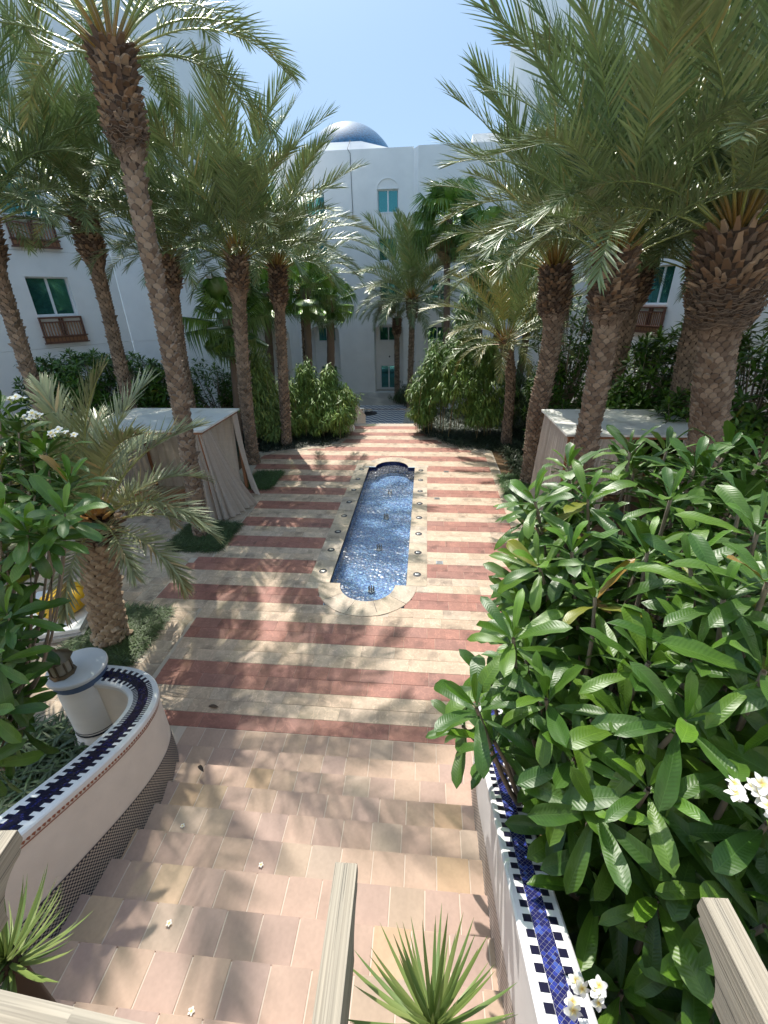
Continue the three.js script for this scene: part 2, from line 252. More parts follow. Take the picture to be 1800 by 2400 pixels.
// ---------------------------------------------------------------- pool
{
  const o = struct('pool', 'long narrow pool lined with blue mosaic and framed by a cream stone coping', 'pool');
  const arcR = 0.64, out = [];
  const shN = zN, shF = zF, xl = -2.13, xr = -0.33;
  out.push([xl, shN]); out.push([poolC - arcR, shN]); for (let i = 1; i < 24; i++) { const a = Math.PI - i / 24 * Math.PI; out.push([poolC + Math.cos(a) * arcR, shN + Math.sin(a) * arcR]); } out.push([poolC + arcR, shN], [xr, shN], [xr, shF], [poolC + arcR, shF]);
  for (let i = 1; i < 24; i++) { const a = -i / 24 * Math.PI; out.push([poolC + Math.cos(a) * arcR, shF + Math.sin(a) * arcR]); } out.push([poolC - arcR, shF], [xl, shF]);
  const wall = new MB(); let len = 0;
  for (let i = 0; i < out.length; i++) { const A = out[i], B = out[(i + 1) % out.length], e = Math.hypot(B[0] - A[0], B[1] - A[1]); wall.q(wall.v(A[0], -0.55, A[1], len, 0), wall.v(B[0], -0.55, B[1], len + e, 0), wall.v(B[0], -0.003, B[1], len + e, 0.55), wall.v(A[0], -0.003, A[1], len, 0.55)); len += e; }
  part('mosaic_wall', wall.geo(), phys(rgb(1, 1, 1), 0.2, { map: T.navy }), o);
  const fl = new THREE.PlaneGeometry(2.1, 9.4); fl.rotateX(-Math.PI / 2); fl.translate(poolC, -0.5, (zN + zF) / 2); const uvA = fl.attributes.uv; for (let i = 0; i < uvA.count; i++) uvA.setXY(i, uvA.getX(i) * 2.1, uvA.getY(i) * 9.4);
  part('mosaic_floor', fl, phys(rgb(1, 1, 1), 0.25, { map: T.pool }), o);
  // coping: side slabs, shoulder ring segments
  const ly = 0.012; let q = 0;
  for (const [x0, x1] of [[-2.65, xl], [xr, 0.15]]) for (let i = 0; i < 8; i++) { const d = (zN - zF) / 8, z1 = zN - i * d; part('coping_slab', new MB().slab(x0, x1, -0.06, ly, z1 - d + 0.003, z1 - 0.003, 0.008, q * 1.7, q * 0.9, 1).geo(), M.coping[q++ % 3], o); }
  for (const [zc, s] of [[zN, 1], [zF, -1]]) {
    for (let k = 0; k < 5; k++) {
      const m = new MB(), n = 6, a0 = k / 5 * Math.PI + 0.004, a1 = (k + 1) / 5 * Math.PI - 0.004, R = 1.14; let prev = null;
      for (let i = 0; i <= n; i++) { const a = a0 + (a1 - a0) * i / n, C = Math.cos(a), S = Math.sin(a) * s, P = [poolC + C * arcR, zc + s * 0.003 + S * arcR], Q = [poolC + C * R, zc + s * 0.003 + S * R];
        if (prev) { const [P0, Q0] = prev; const f = (A, B, ya, yb) => m.q(m.v(A[0], ya, A[1], A[0], A[1]), m.v(B[0], ya, B[1], B[0], B[1]), m.v(B[0], yb, B[1], B[0], B[1]), m.v(A[0], yb, A[1], A[0], A[1]));
          m.q(m.v(P0[0], ly, P0[1], P0[0] + k, P0[1]), m.v(P[0], ly, P[1], P[0] + k, P[1]), m.v(Q[0], ly, Q[1], Q[0] + k, Q[1]), m.v(Q0[0], ly, Q0[1], Q0[0] + k, Q0[1])); f(P0, P, -0.06, ly); f(Q0, Q, -0.02, ly); }
        prev = [P, Q]; }
      part('coping_slab', m.geo(), M.coping[(k + 1) % 3], o);
    }
    // shoulders between ring and pool corner are covered by the ring; outer corner blocks
    for (const sx of [-1, 1]) { const x0 = poolC + sx * 1.14, x1 = poolC + sx * 1.42; part('coping_slab', new MB().slab(Math.min(x0, x1), Math.max(x0, x1), -0.05, ly - 0.003, Math.min(zc, zc + s * 0.24), Math.max(zc, zc + s * 0.24) - 0.004, 0.008, sx, 2).geo(), M.coping[1], o); }
  }
  // underwater lights set in the coping
  const lightG = [lathe([[0, 0.012], [0.05, 0.012], [0.055, 0.008], [0.09, 0.008], [0.1, 0.0]], 24), lathe([[0, 0], [0.048, 0], [0.05, -0.004]], 20)];
  for (const x of [-2.385, -0.09]) for (let k = 0; k < 8; k++) {
    const L = new THREE.Group(); L.name = 'flush_light'; L.position.set(x, ly, -8.73 - k); o.add(L);
    part('light_ring', lightG[0], M.dark, L); const lens = part('lens', lightG[1], M.steel, L); lens.position.y = 0.0145; lens.scale.set(1, 1, 0.55);
  }
  const w = new THREE.Group(); w.name = 'water'; w.userData = { kind: 'structure', label: 'rippling clear water of the long blue pool, glittering in the sun', category: 'water' }; scene.add(w);
  const m = new MB(), st = 0.0175, nx = Math.ceil(1.86 / st), z0 = zF - 0.68, nz = Math.ceil((zN + 0.68 - z0) / st), ids = new Map();
  const ctr = [[-1.2, -8.66], [-1.2, -10.66], [-1.17, -12.62], [-1.2, -14.6]], rr = rng(77), waves = [];
  for (let i = 0; i < 46; i++) { const a = rr() * 6.283, L = 0.052 + rr() * 0.085 + (i % 9 === 0 ? 0.2 : 0); waves.push([Math.cos(a) * 6.283 / L, Math.sin(a) * 6.283 / L, rr() * 6.28, 0.0055 * L * (0.5 + rr())]); }
  const H = (x, z) => { let h = 0; for (const [a, b, p, A] of waves) h += A * Math.sin(a * x + b * z + p); for (const [cx, cz] of ctr) { const d = Math.hypot(x - cx, z - cz); h += 0.005 * Math.sin(d * 46) * Math.exp(-d * 1.5) + (0.014 + 0.012 * Math.sin(x * 130) * Math.sin(z * 117)) * Math.exp(-d * d * 45); } return h; };
  const inside = (x, z) => { if (x > xl - 0.012 && x < xr + 0.012 && z < zN + 0.012 && z > zF - 0.012) return true; const dz = z > zN ? z - zN : zF - z; return Math.hypot(x - poolC, dz) < arcR + 0.012; };
  const id = (i, j) => { const k = i * 10000 + j; if (!ids.has(k)) { const x = -2.16 + i * st, z = z0 + j * st; ids.set(k, m.v(x, -0.13 + H(x, z), z, x, z)); } return ids.get(k); };
  for (let i = 0; i < nx; i++) for (let j = 0; j < nz; j++) if (inside(-2.16 + (i + 0.5) * st, z0 + (j + 0.5) * st)) m.q(id(i, j), id(i, j + 1), id(i + 1, j + 1), id(i + 1, j));
  part('water_surface', m.geo(), phys(rgb(0.92, 0.97, 1.0), 0.3, { transmission: 1, thickness: 0, ior: 1.33 }), w);
  ctr.forEach(([x, z], i) => { const n = thing('fountain_jet', ['bronze bubbler nozzle nearest the rounded near end of the pool', 'second bronze bubbler nozzle from the near end of the pool', 'third bronze bubbler nozzle from the near end of the pool', 'bronze bubbler nozzle farthest down the pool'][i], 'fountain nozzle', [x, -0.5, z], 0, 'bubbling nozzles along the pool');
    part('riser', new THREE.CylinderGeometry(0.085, 0.10, 0.035, 16).translate(0, 0.018, 0), M.steel, n); for (let k = 0; k < 9; k++) part('spout', new THREE.CylinderGeometry(0.01, 0.014, 0.12, 7).translate(k ? 0.065 * Math.cos(k * 0.785) : 0, 0.095, k ? 0.065 * Math.sin(k * 0.785) : 0), M.bronze, n);
  });
}
// ---------------------------------------------------------------- stairs up to the viewer
const stairY = (z) => 0.165 * (z + 4.27) / 0.36;
{
  const o = struct('stairs', 'broad stairs of sandstone tiles descending to the striped plaza', 'stairs'), r = rng(21);
  const body = new MB(); for (let k = 1; k <= 10; k++) body.box(-3.75, 0.8, -0.1, 0.165 * k - 0.0045, -4.27 + 0.36 * k + 0.002, k === 10 ? 3 : -4.27 + 0.36 * (k + 1) + 0.011); part('stair_core', body.geo(), M.whiteGrout, o);
  const risers = new MB(); for (let k = 1; k <= 10; k++) risers.box(-3.75, 0.8, 0.165 * (k - 1), 0.165 * k - 0.031, -4.27 + 0.36 * k - 0.004, -4.27 + 0.36 * k + 0.001); part('riser_facing', risers.geo(), M.sand[1], o);
  for (let k = 0; k <= 12; k++) {
    const z1 = k === 0 ? -3.905 : k < 10 ? -4.27 + 0.36 * (k + 1) + 0.006 : -0.67 + 0.4 * (k - 9), z0 = k === 0 ? -4.336 : k < 11 ? -4.27 + 0.36 * k - 0.012 : -0.67 + 0.4 * (k - 10), y = 0.165 * Math.min(k, 10);
    let x = 0.80 + r() * 0.3; while (x > -3.6) { const L = 0.318 + r() * 0.012, w = r(), pick = w < 0.7 ? Math.floor(r() * 3) : 3 + Math.floor(r() * 5); part('tread_tile', new MB().slab(x - L + 0.0055, Math.min(0.8, x - 0.0055), y - 0.031, y + r() * 0.002, z0 + 0.003, z1 - 0.004, 0.004, r() * 9, r() * 9, 0).geo(), M.sand[pick], o); x -= L; }
  }
  part('landing_bed', boxGeo(-3.75, 0.9, -0.05, -0.0045, -4.34, -3.9), M.whiteGrout, o);
  // tiles right of the stair foot, beside the parapet end
  for (let k = 0; k < 5; k++) part('tread_tile', new MB().slab(0.81 + k * 0.33, 1.135 + k * 0.33, -0.04, 0.001, -4.336, -3.905, 0.004, k * 3, k).geo(), M.sand[(k * 3) % 8], o);
}
// ---------------------------------------------------------------- curved parapets with mosaic copings
function parapet(o, P, w, half, opt) {
  // P: [x, z, top y, bottom y]; resampled by length; outward = side that faces the stairs
  const cv = new THREE.CatmullRomCurve3(P.map((p) => V(p[0], p[2], p[1])), false, 'centripetal'), len = cv.getLength(), N = Math.round(len / 0.06), S = [];
  for (let i = 0; i <= N; i++) { const p = cv.getPointAt(i / N), t = cv.getTangentAt(i / N), h = Math.hypot(t.x, t.z); S.push({ p, n: V(-t.z / h * opt.side, 0, t.x / h * opt.side), t, s: i / N * len, b: opt.bottom(p) }); }
  const strip = (a, b, mat, name, uvs) => { const m = new MB(); let pa = null; S.forEach((q) => { const A = a(q), B = b(q), now = [m.v(A.x, A.y, A.z, q.s, 0), m.v(B.x, B.y, B.z, q.s, A.distanceTo(B))]; if (pa) m.q(pa[0], now[0], now[1], pa[1]); pa = now; }); return m; };
  const off = (q, d, y) => V(q.p.x + q.n.x * d, y, q.p.z + q.n.z * d);
  const ends = (m, d0, d1, y0, y1) => { for (const q of [S[0], S[N]]) { const A = off(q, d0, y0(q)), B = off(q, d1, y0(q)), C = off(q, d1, y1(q)), D = off(q, d0, y1(q)); m.flat(A.toArray(), B.toArray(), C.toArray(), D.toArray()); } };
  const join = (...ms) => mergeGeometries(ms.map((m) => m.geo()));
  const body = half - opt.lip, T0 = (q) => q.p.y - 0.07, B0 = (q) => q.b;
  const e1 = new MB(); ends(e1, -body, body, B0, T0);
  part('wall', join(strip((q) => off(q, body, B0(q)), (q) => off(q, body, T0(q))), strip((q) => off(q, -body, T0(q)), (q) => off(q, -body, B0(q))), e1), opt.wallMat, o);
  const c = 0.014, top = (q) => q.p.y, e2 = new MB(); ends(e2, -half, half, T0, (q) => q.p.y - c);
  part('coping', join(strip((q) => off(q, half - c, top(q)), (q) => off(q, -half + c, top(q))), strip((q) => off(q, half, top(q) - c), (q) => off(q, half - c, top(q))), strip((q) => off(q, half, T0(q)), (q) => off(q, half, top(q) - c)),
    strip((q) => off(q, -half + c, top(q)), (q) => off(q, -half, top(q) - c)), strip((q) => off(q, -half, top(q) - c), (q) => off(q, -half, T0(q))), strip((q) => off(q, -half, T0(q)), (q) => off(q, half, T0(q))), e2), M.white, o);
  // patches on the coping or on the face, following the curve
  const on = (s) => { const f = Math.max(0, Math.min(N - 1e-6, s / len * N)), i = Math.floor(f), a = S[i], b = S[i + 1], k = f - i; return { p: a.p.clone().lerp(b.p, k), n: a.n.clone().lerp(b.n, k), b: a.b + (b.b - a.b) * k }; };
  const topPatch = (m, s0, s1, d0, d1, h) => { const a = on(s0), b = on(s1), X = (q, d, y) => [q.p.x + q.n.x * d, q.p.y + y, q.p.z + q.n.z * d]; const A = X(a, d0, h), B = X(b, d0, h), C = X(b, d1, h), D = X(a, d1, h), l = (P) => [P[0], P[1] - h, P[2]]; m.flat(A, B, C, D); for (const [P, Q] of [[A, B], [B, C], [C, D], [D, A]]) m.flat(l(P), l(Q), Q, P); };
  const facePatch = (m, pts, h) => { const X = pts.map(([s, y, abs]) => { const q = on(s), yy = abs ? q.b + y : q.p.y + y; return [q.p.x + q.n.x * (body + h), yy, q.p.z + q.n.z * (body + h)]; }); m.flat(...X); };
  return { len, topPatch, facePatch, on, S, strip, off, body, half };
}
{
  const L = thing('parapet_wall', 'cream curved stair parapet on the left with navy mosaic coping ending at a lantern pillar', 'wall');
  const P = [[-3.18, 0.9, 0, 0], [-3.18, -0.6, 0], [-3.18, -1.6, 0], [-3.19, -2.2, 0], [-3.21, -2.55, 0], [-3.25, -2.88, 0], [-3.33, -3.22, 0], [-3.45, -3.53, 0], [-3.6, -3.77, 0], [-3.79, -3.96, 0], [-4.02, -4.09, 0], [-4.28, -4.15, 0], [-4.58, -4.16, 0]];
  P.forEach((p) => { p[2] = p[1] > -3.55 ? 1.15 + stairY(p[1]) : 0; }); [1.392, 1.315, 1.27, 1.25, 1.25].forEach((h, i) => { P[8 + i][2] = h; });
  const A = parapet(L, P, 0, 0.18, { side: 1, lip: 0.025, wallMat: M.cream, bottom: (p) => Math.max(-0.1, stairY(p.z) - 0.5) });
  { // central band of small navy tiles
    const sz = 0.0245, n = Math.floor(A.len / sz), bed = new MB(); for (let i = 0; i + 1 < A.S.length; i++) A.topPatch(bed, i * 0.06 * A.len / (0.06 * (A.S.length - 1)), (i + 1) * A.len / (A.S.length - 1), -0.06, 0.06, 0.0012);
    part('grout_strip', bed.geo(), std(rgb(0.10, 0.10, 0.14), 0.8), L);
    const t = [new MB(), new MB()], r = rng(3); for (let i = 0; i < n; i++) for (let j = 0; j < 5; j++) A.topPatch(t[r() < 0.22 ? 1 : 0], i * sz + 0.0008, (i + 1) * sz - 0.0008, -0.06 + j * 0.024 + 0.0008, -0.06 + (j + 1) * 0.024 - 0.0008, 0.003);
    stuffPart('mosaic_tiles', t[0].geo(), M.navy, L); stuffPart('mosaic_tiles', t[1].geo(), M.blue2, L);
  }
  for (let s = 0.02; s < A.len - 0.05; s += 0.1) { const curve = s > 4.35 && s < 5.35; for (const d of curve ? [0, 0.05] : [0]) for (const [d0, d1] of [[0.061, 0.115], [-0.115, -0.061]]) { const m = new MB(); A.topPatch(m, s + d, s + d + (curve ? 0.024 : 0.05), d0, d1, 0.004); part('mosaic_block', m.geo(), M.navy, L); } }
  for (let s = 0.4; s < 5.1; s += 0.048) { const m = new MB(), c = s + 0.024, y = -0.105; A.facePatch(m, [[c - 0.021, y], [c, y - 0.024], [c + 0.021, y], [c, y + 0.024]], 0.003); part('diamond_tile', m.geo(), M.red, L); }
  { const ln = A.strip((q) => A.off(q, A.body + 0.004, q.p.y - 0.146), (q) => A.off(q, A.body + 0.004, q.p.y - 0.133)); part('red_line', ln.geo(), M.red, L); }
  // checkered wainscot that climbs with the stairs
  const bandTop = 0.34; const bed = A.strip((q) => A.off(q, A.body + 0.0015, Math.max(-0.02, stairY(q.p.z) - 0.3)), (q) => A.off(q, A.body + 0.0015, Math.max(0.28, stairY(q.p.z) + bandTop))); part('tile_bed', bed.geo(), std(rgb(0.62, 0.56, 0.47), 0.5), L);
  part('border_line', A.strip((q) => A.off(q, A.body + 0.004, Math.max(0.28, stairY(q.p.z) + bandTop)), (q) => A.off(q, A.body + 0.004, Math.max(0.28, stairY(q.p.z) + bandTop) + 0.014)).geo(), M.navy, L);
  const t = new MB(), sz = 0.0235; for (let i = 0; i < 5.3 / sz; i++) for (let j = 0; j < 26; j++) if ((i + j) % 2 === 0) { const s = i * sz, q = A.on(s + sz / 2), yt = Math.max(0.28, stairY(q.p.z) + bandTop) - j * sz; if (yt < Math.max(0, stairY(q.p.z) - 0.2)) break; const yb = (ss) => Math.max(0.28, stairY(A.on(ss).p.z) + bandTop) - A.on(ss).p.y; A.facePatch(t, [[s, yb(s) - (j + 1) * sz], [s + sz, yb(s + sz) - (j + 1) * sz], [s + sz, yb(s + sz) - j * sz], [s, yb(s) - j * sz]], 0.004); }
  stuffPart('checker_tiles', t.geo(), M.navy, L);

  const R = thing('parapet_wall', 'white straight stair parapet on the right with blue mosaic coping under the frangipani', 'wall');
  const Q = [[0.80, 0.9], [0.81, -0.6], [0.815, -1.6], [0.825, -2.4], [0.83, -3.1], [0.87, -3.7], [1.0, -4.1], [1.25, -4.35], [1.6, -4.45]].map(([x, z]) => [x, z, z > -3.9 ? 1.1 + stairY(z) : 1.25]); Q[6][2] = 1.22; Q[7][2] = 1.2; Q[8][2] = 1.2;
  const B = parapet(R, Q, 0, 0.155, { side: -1, lip: 0.02, wallMat: M.white, bottom: (p) => Math.max(-0.1, stairY(p.z) - 0.5) });
  { const sz = 0.036, n = Math.floor(B.len / sz), bed = new MB(); for (let i = 0; i + 1 < B.S.length; i++) B.topPatch(bed, i * B.len / (B.S.length - 1), (i + 1) * B.len / (B.S.length - 1), -0.054, 0.054, 0.0012); part('grout_strip', bed.geo(), std(rgb(0.55, 0.53, 0.50), 0.8), R);
    // lattice of diamond tiles
    const t = [new MB(), new MB(), new MB()], r = rng(4), X = (s, d, h) => { const q = B.on(s); return [q.p.x + q.n.x * d, q.p.y + h, q.p.z + q.n.z * d]; };
    for (let i = 0; i < n * 2; i++) for (let j = 0; j < 4; j++) { const s = (i + 1) * sz / 2, d = -0.054 + (j + (i % 2 ? 0.5 : 0)) * sz, e = sz / 2 - 0.0012, cl = (v) => Math.max(-0.054, Math.min(0.054, v)), pts = [[s - e, d], [s, d - e], [s + e, d], [s, d + e]].map(([a, b]) => X(a, cl(b), 0.003)); if (d < -0.053 || d > 0.053) { if (Math.abs(d) > 0.056) continue; } t[r() < 0.25 ? 0 : r() < 0.85 ? 1 : 2].flat(...pts); }
    [M.blue, M.blue2, M.blue3].forEach((m, i) => stuffPart('mosaic_tiles', t[i].geo(), m, R)); }
  for (let s = 0.03; s < B.len - 0.05; s += 0.1) for (const [d0, d1] of [[0.056, 0.108], [-0.108, -0.056]]) { const m = new MB(); B.topPatch(m, s, s + 0.05, d0, d1, 0.004); part('mosaic_block', m.geo(), M.navy, R); }
  part('tile_bed', B.strip((q) => B.off(q, B.body + 0.0015, Math.max(-0.02, stairY(q.p.z) - 0.3)), (q) => B.off(q, B.body + 0.0015, Math.max(0.28, stairY(q.p.z) + 0.34))).geo(), std(rgb(0.60, 0.55, 0.50), 0.5), R);
  const t2 = new MB(), z2 = 0.026; for (let i = 0; i < 5 / z2; i++) for (let j = 0; j < 24; j++) if ((i + j) % 2 === 0) { const s = i * z2, y = (ss) => Math.max(0.28, stairY(B.on(ss).p.z) + 0.34) - B.on(ss).p.y - j * z2, c = s + z2 / 2, yc = y(c); if (j * z2 > 0.55) break; B.facePatch(t2, [[s, yc - z2 / 2], [c, yc - z2 * 0.95], [s + z2, yc - z2 / 2], [c, yc - z2 * 0.05]], 0.003); }
  stuffPart('checker_tiles', t2.geo(), M.brownTile, R);
}
// round pillars
function pillar(x, y, z, label, h = 1.36, k = 1) {
  const o = thing('pillar', label, 'pillar', [x, y, z], 0, 'round white pillars with blue bands');
  part('base', lathe([[0.4, 0], [0.4, 0.12], [0.36, 0.2], [0.335, 0.3], [0.33, 0.31]].map(([a, b]) => [a * k, b])), M.plaster, o); part('shaft', lathe([[0.328, 0.3], [0.328, h - 0.2]].map(([a, b]) => [a * k, b])), M.plaster, o);
  part('blue_band', lathe([[0.333, 0.34], [0.333, 0.375]].map(([a, b]) => [a * k, b])), M.navy, o); part('blue_band', lathe([[0.333, 0.40], [0.333, 0.415]].map(([a, b]) => [a * k, b])), M.navy, o);
  part('blue_rim', lathe([[0.338, h - 0.19], [0.345, h - 0.19], [0.345, h - 0.075], [0.33, h - 0.07]].map(([a, b]) => [a * k, b])), std(rgb(0.10, 0.15, 0.26), 0.4), o);
  part('cap', lathe([[0.30, h - 0.08], [0.375, h - 0.075], [0.385, h - 0.06], [0.385, h - 0.02], [0.37, h], [0, h + 0.012]].map(([a, b]) => [a * k, b]), 48), M.white, o); return o;
}
pillar(-4.80, 0, -4.12, 'round white pillar with flat cap at the end of the curved parapet, under the lantern', 1.42, 0.98);
pillar(-3.86, 0, -21.35, 'round white pillar left of the far end of the plaza, half behind the bamboo', 1.36, 0.92); pillar(-0.06, 0, -22.1, 'round white pillar with blue bands right of the far end of the plaza', 1.36, 0.92);
{ // lantern on the near pillar
  const o = thing('lantern', 'bronze octagonal lantern standing on the round cap of the near left pillar', 'lantern', [-4.88, 1.432, -3.98]);
  part('base', new THREE.CylinderGeometry(0.15, 0.165, 0.05, 8).translate(0, 0.025, 0), M.bronze, o);
  part('lamp_body', new THREE.CylinderGeometry(0.135, 0.135, 0.2, 8).translate(0, 0.15, 0), std(rgb(0.30, 0.26, 0.19), 0.35), o);
  for (let k = 0; k < 8; k++) { const a = (k + 0.5) * Math.PI / 4, m = part('glazing_bar', boxGeo(-0.009, 0.009, 0.05, 0.25, -0.009, 0.009), M.bronze, o); m.position.set(Math.cos(a) * 0.136, 0, Math.sin(a) * 0.136); m.rotation.y = -a; }
  part('roof', lathe([[0.17, 0.25], [0.19, 0.265], [0.1, 0.34], [0.05, 0.38], [0.03, 0.40], [0.035, 0.425], [0, 0.45]], 8), M.bronze, o);
}

// ---------------------------------------------------------------- hotel buildings round the court
const D2R = Math.PI / 180;
const faceMatrix = (x, z, deg) => new THREE.Matrix4().makeRotationY(deg * D2R).setPosition(x, 0, z);
function outlineHole(h) { // [x0, x1, y0, y1, arch rise]
  const p = new THREE.Path(), [x0, x1, y0, y1, rise = 0] = h; p.moveTo(x0, y0); p.lineTo(x1, y0); p.lineTo(x1, y1);
  if (rise) { const w = (x1 - x0) / 2, n = 18; for (let i = 1; i < n; i++) { const a = i / n * Math.PI; p.lineTo((x0 + x1) / 2 + Math.cos(a) * w, y1 + Math.sin(a) * rise); } }
  p.lineTo(x0, y1); p.closePath(); return p;
}
function wallBand(o, mat4, x0, x1, y0, y1, th, holes = [], mat = M.plaster, name = 'wall') {
  const s = new THREE.Shape(); s.moveTo(x0, y0); s.lineTo(x1, y0); s.lineTo(x1, y1); s.lineTo(x0, y1); s.closePath(); holes.forEach((h) => s.holes.push(outlineHole(h)));
  const g = new THREE.ExtrudeGeometry(s, { depth: th, bevelEnabled: false, curveSegments: 20 }); g.translate(0, 0, -th);
  const uv = g.attributes.uv; for (let i = 0; i < uv.count; i++) uv.setXY(i, uv.getX(i) * 0.25, uv.getY(i) * 0.25);
  g.applyMatrix4(mat4); return part(name, g, mat, o);
}
function windowUnit(o, mat4, x0, x1, y0, y1, depth, glass = M.glass, cols = 2, label) {
  const f = 0.06, m = new MB(), z = -depth; m.box(x0, x1, y0, y0 + f, z - 0.05, z + 0.02).box(x0, x1, y1 - f, y1, z - 0.05, z + 0.02).box(x0, x0 + f, y0 + f, y1 - f, z - 0.05, z + 0.02).box(x1 - f, x1, y0 + f, y1 - f, z - 0.05, z + 0.02);
  const w = (x1 - x0 - f) / cols; for (let i = 1; i < cols; i++) m.box(x0 + w * i - 0.02, x0 + w * i + f + 0.02, y0 + f, y1 - f, z - 0.05, z + 0.025);
  const W = part('window', m.geo().applyMatrix4(mat4), M.frame, o, label);
  for (let i = 0; i < cols; i++) { const a = x0 + w * i + f + 0.022, b = x0 + w * (i + 1) - 0.022; part('pane', boxGeo(a, b, y0 + f, y1 - f, z - 0.03, z - 0.02).applyMatrix4(mat4), glass, W); }
  part('sill', boxGeo(x0 - 0.0, x1 + 0.0, y0 - 0.05, y0 - 0.002, z - 0.04, 0.03).applyMatrix4(mat4), M.frame, W);
}
function balconyRail(o, mat4, x0, x1, y0, y1) { // teak rail: carved foot box, balusters, top rail
  const z = 0.02, d = 0.14, h = y1 - y0, m = new MB(), yb = y0 + h * 0.3; const xm = (x0 + x1) / 2;
  m.box(x0 - 0.05, x1 + 0.05, y0, y0 + 0.05, z, z + d + 0.05).box(x0 - 0.05, x1 + 0.05, yb - 0.06, yb, z, z + d + 0.04).box(x0, x1, y1 - 0.07, y1, z, z + d);
  m.box(x0, x1, y1 - 0.26, y1 - 0.2, z + 0.05, z + d - 0.02); for (const x of [x0, xm - 0.09, xm + 0.03, x1 - 0.06]) m.box(x, x + 0.06, yb, y1 - 0.07, z + 0.02, z + d - 0.01);
  const R = part('balcony_rail', m.geo().applyMatrix4(mat4), M.teak, o);
  part('carved_panel', boxGeo(x0, x1, y0 + 0.05, yb - 0.06, z + 0.01, z + d - 0.02).applyMatrix4(mat4), M.teak, R); for (let x = x0 + 0.04; x < x1 - 0.1; x += 0.17) part('carved_lattice', boxGeo(x, x + 0.12, y0 + 0.09, yb - 0.1, z + d - 0.02, z + d).applyMatrix4(mat4), M.teakLight, R);
  for (const [a, b] of [[x0 + 0.06, xm - 0.09], [xm + 0.09, x1 - 0.06]]) { const n = 6; for (let i = 0; i < n; i++) { const x = a + (b - a) * (i + 0.5) / n; part('baluster', new THREE.CylinderGeometry(0.026, 0.03, y1 - 0.26 - yb, 7).translate(x, (yb + y1 - 0.26) / 2, z + 0.08).applyMatrix4(mat4), M.teakLight, R); } }
}
{
  const H = 18.5, o = thing('hotel_wing', 'white hotel wing on the left with green glazed windows and brown wooden rails', 'building', [0, 0, 0]);
  const m1 = faceMatrix(-16.16, -24.35, 60), bands = [[-0.3, 4.05], [4.062, 8.15], [8.162, 12.3], [12.312, H]];
  const w1 = [[-4.05, -2.28, 5.48, 7.12], [-4.05, -2.28, 9.5, 11.2], [-9.6, -7.8, 5.48, 7.12], [-9.6, -7.8, 9.5, 11.2], [-9.6, -7.8, 13.6, 15.2], [-4.05, -2.28, 13.6, 15.2]];
  for (const [a, b] of bands) wallBand(o, m1, -17, 0, a, b, 0.3, w1.filter((w) => w[2] > a && w[3] < b));
  w1.forEach(([a, b, c, d]) => windowUnit(o, m1, a, b, c, d, 0.24, M.glass, 2));
  balconyRail(o, m1, -4.1, -2.25, 4.24, 5.42); balconyRail(o, m1, -4.1, -2.25, 8.27, 9.45); balconyRail(o, m1, -9.65, -7.75, 4.24, 5.42);
  const m2 = faceMatrix(-16.155, -24.355, 3), w2 = [[4.75, 5.4, 5.5, 7.15], [3.55, 4.0, 6.35, 7.05]];
  for (const [a, b] of bands) wallBand(o, m2, 0.0, 6.2, a, b, 0.3, w2.filter((w) => w[2] > a && w[3] < b));
  windowUnit(o, m2, 4.75, 5.4, 5.5, 7.15, 0.2, M.glass, 1); part('niche_back', boxGeo(3.5, 4.05, 6.3, 7.1, -0.2, -0.15).applyMatrix4(m2), M.plaster, o);
  const cx = -16.155 + 6.2 * Math.cos(3 * D2R), cz = -24.355 - 6.2 * Math.sin(3 * D2R), m3 = faceMatrix(cx, cz, 93);
  wallBand(o, m3, 0, 14.2, -1.6, 12.0, 0.3, [[1.9, 10.6, -1.55, 3.4, 0.95], [1.2, 2.6, 5.6, 7.1], [6.5, 7.9, 5.6, 7.1]]);
  windowUnit(o, m3, 1.2, 2.6, 5.6, 7.1, 0.2, M.glass, 2); windowUnit(o, m3, 6.5, 7.9, 5.6, 7.1, 0.2, M.glass, 2); balconyRail(o, m3, 1.1, 2.7, 4.5, 5.5);
  wallBand(o, m3, 1.5, 11, -1.6, 4.6, 0.2, [[3.2, 4.6, -1.5, 1.2], [3.2, 4.6, 2.2, 3.6], [7.2, 8.6, -1.5, 1.2]], M.plaster, 'recess_wall').geometry.translate(-1.4, 0, 0);
  const core = new MB(); core.box(-17, -0.31, -0.3, H - 0.02, -6, -0.301); part('core', core.geo().applyMatrix4(m1), M.plaster, o); part('core', boxGeo(0.05, 5.9, -0.3, H - 0.01, -4, -0.301).applyMatrix4(m2), M.plaster, o);
  part('core', boxGeo(0.2, 14.2, 4.605, 11.98, -4, -0.302).applyMatrix4(m3), M.plaster, o); part('core', boxGeo(0.2, 14.2, -1.6, 4.6, -4, -1.75).applyMatrix4(m3), M.plaster, o); for (const [a, b] of [[0.2, 1.4], [11.2, 14.2]]) part('core', boxGeo(a, b, -1.6, 4.6, -1.74, -0.303).applyMatrix4(m3), M.plaster, o);
}
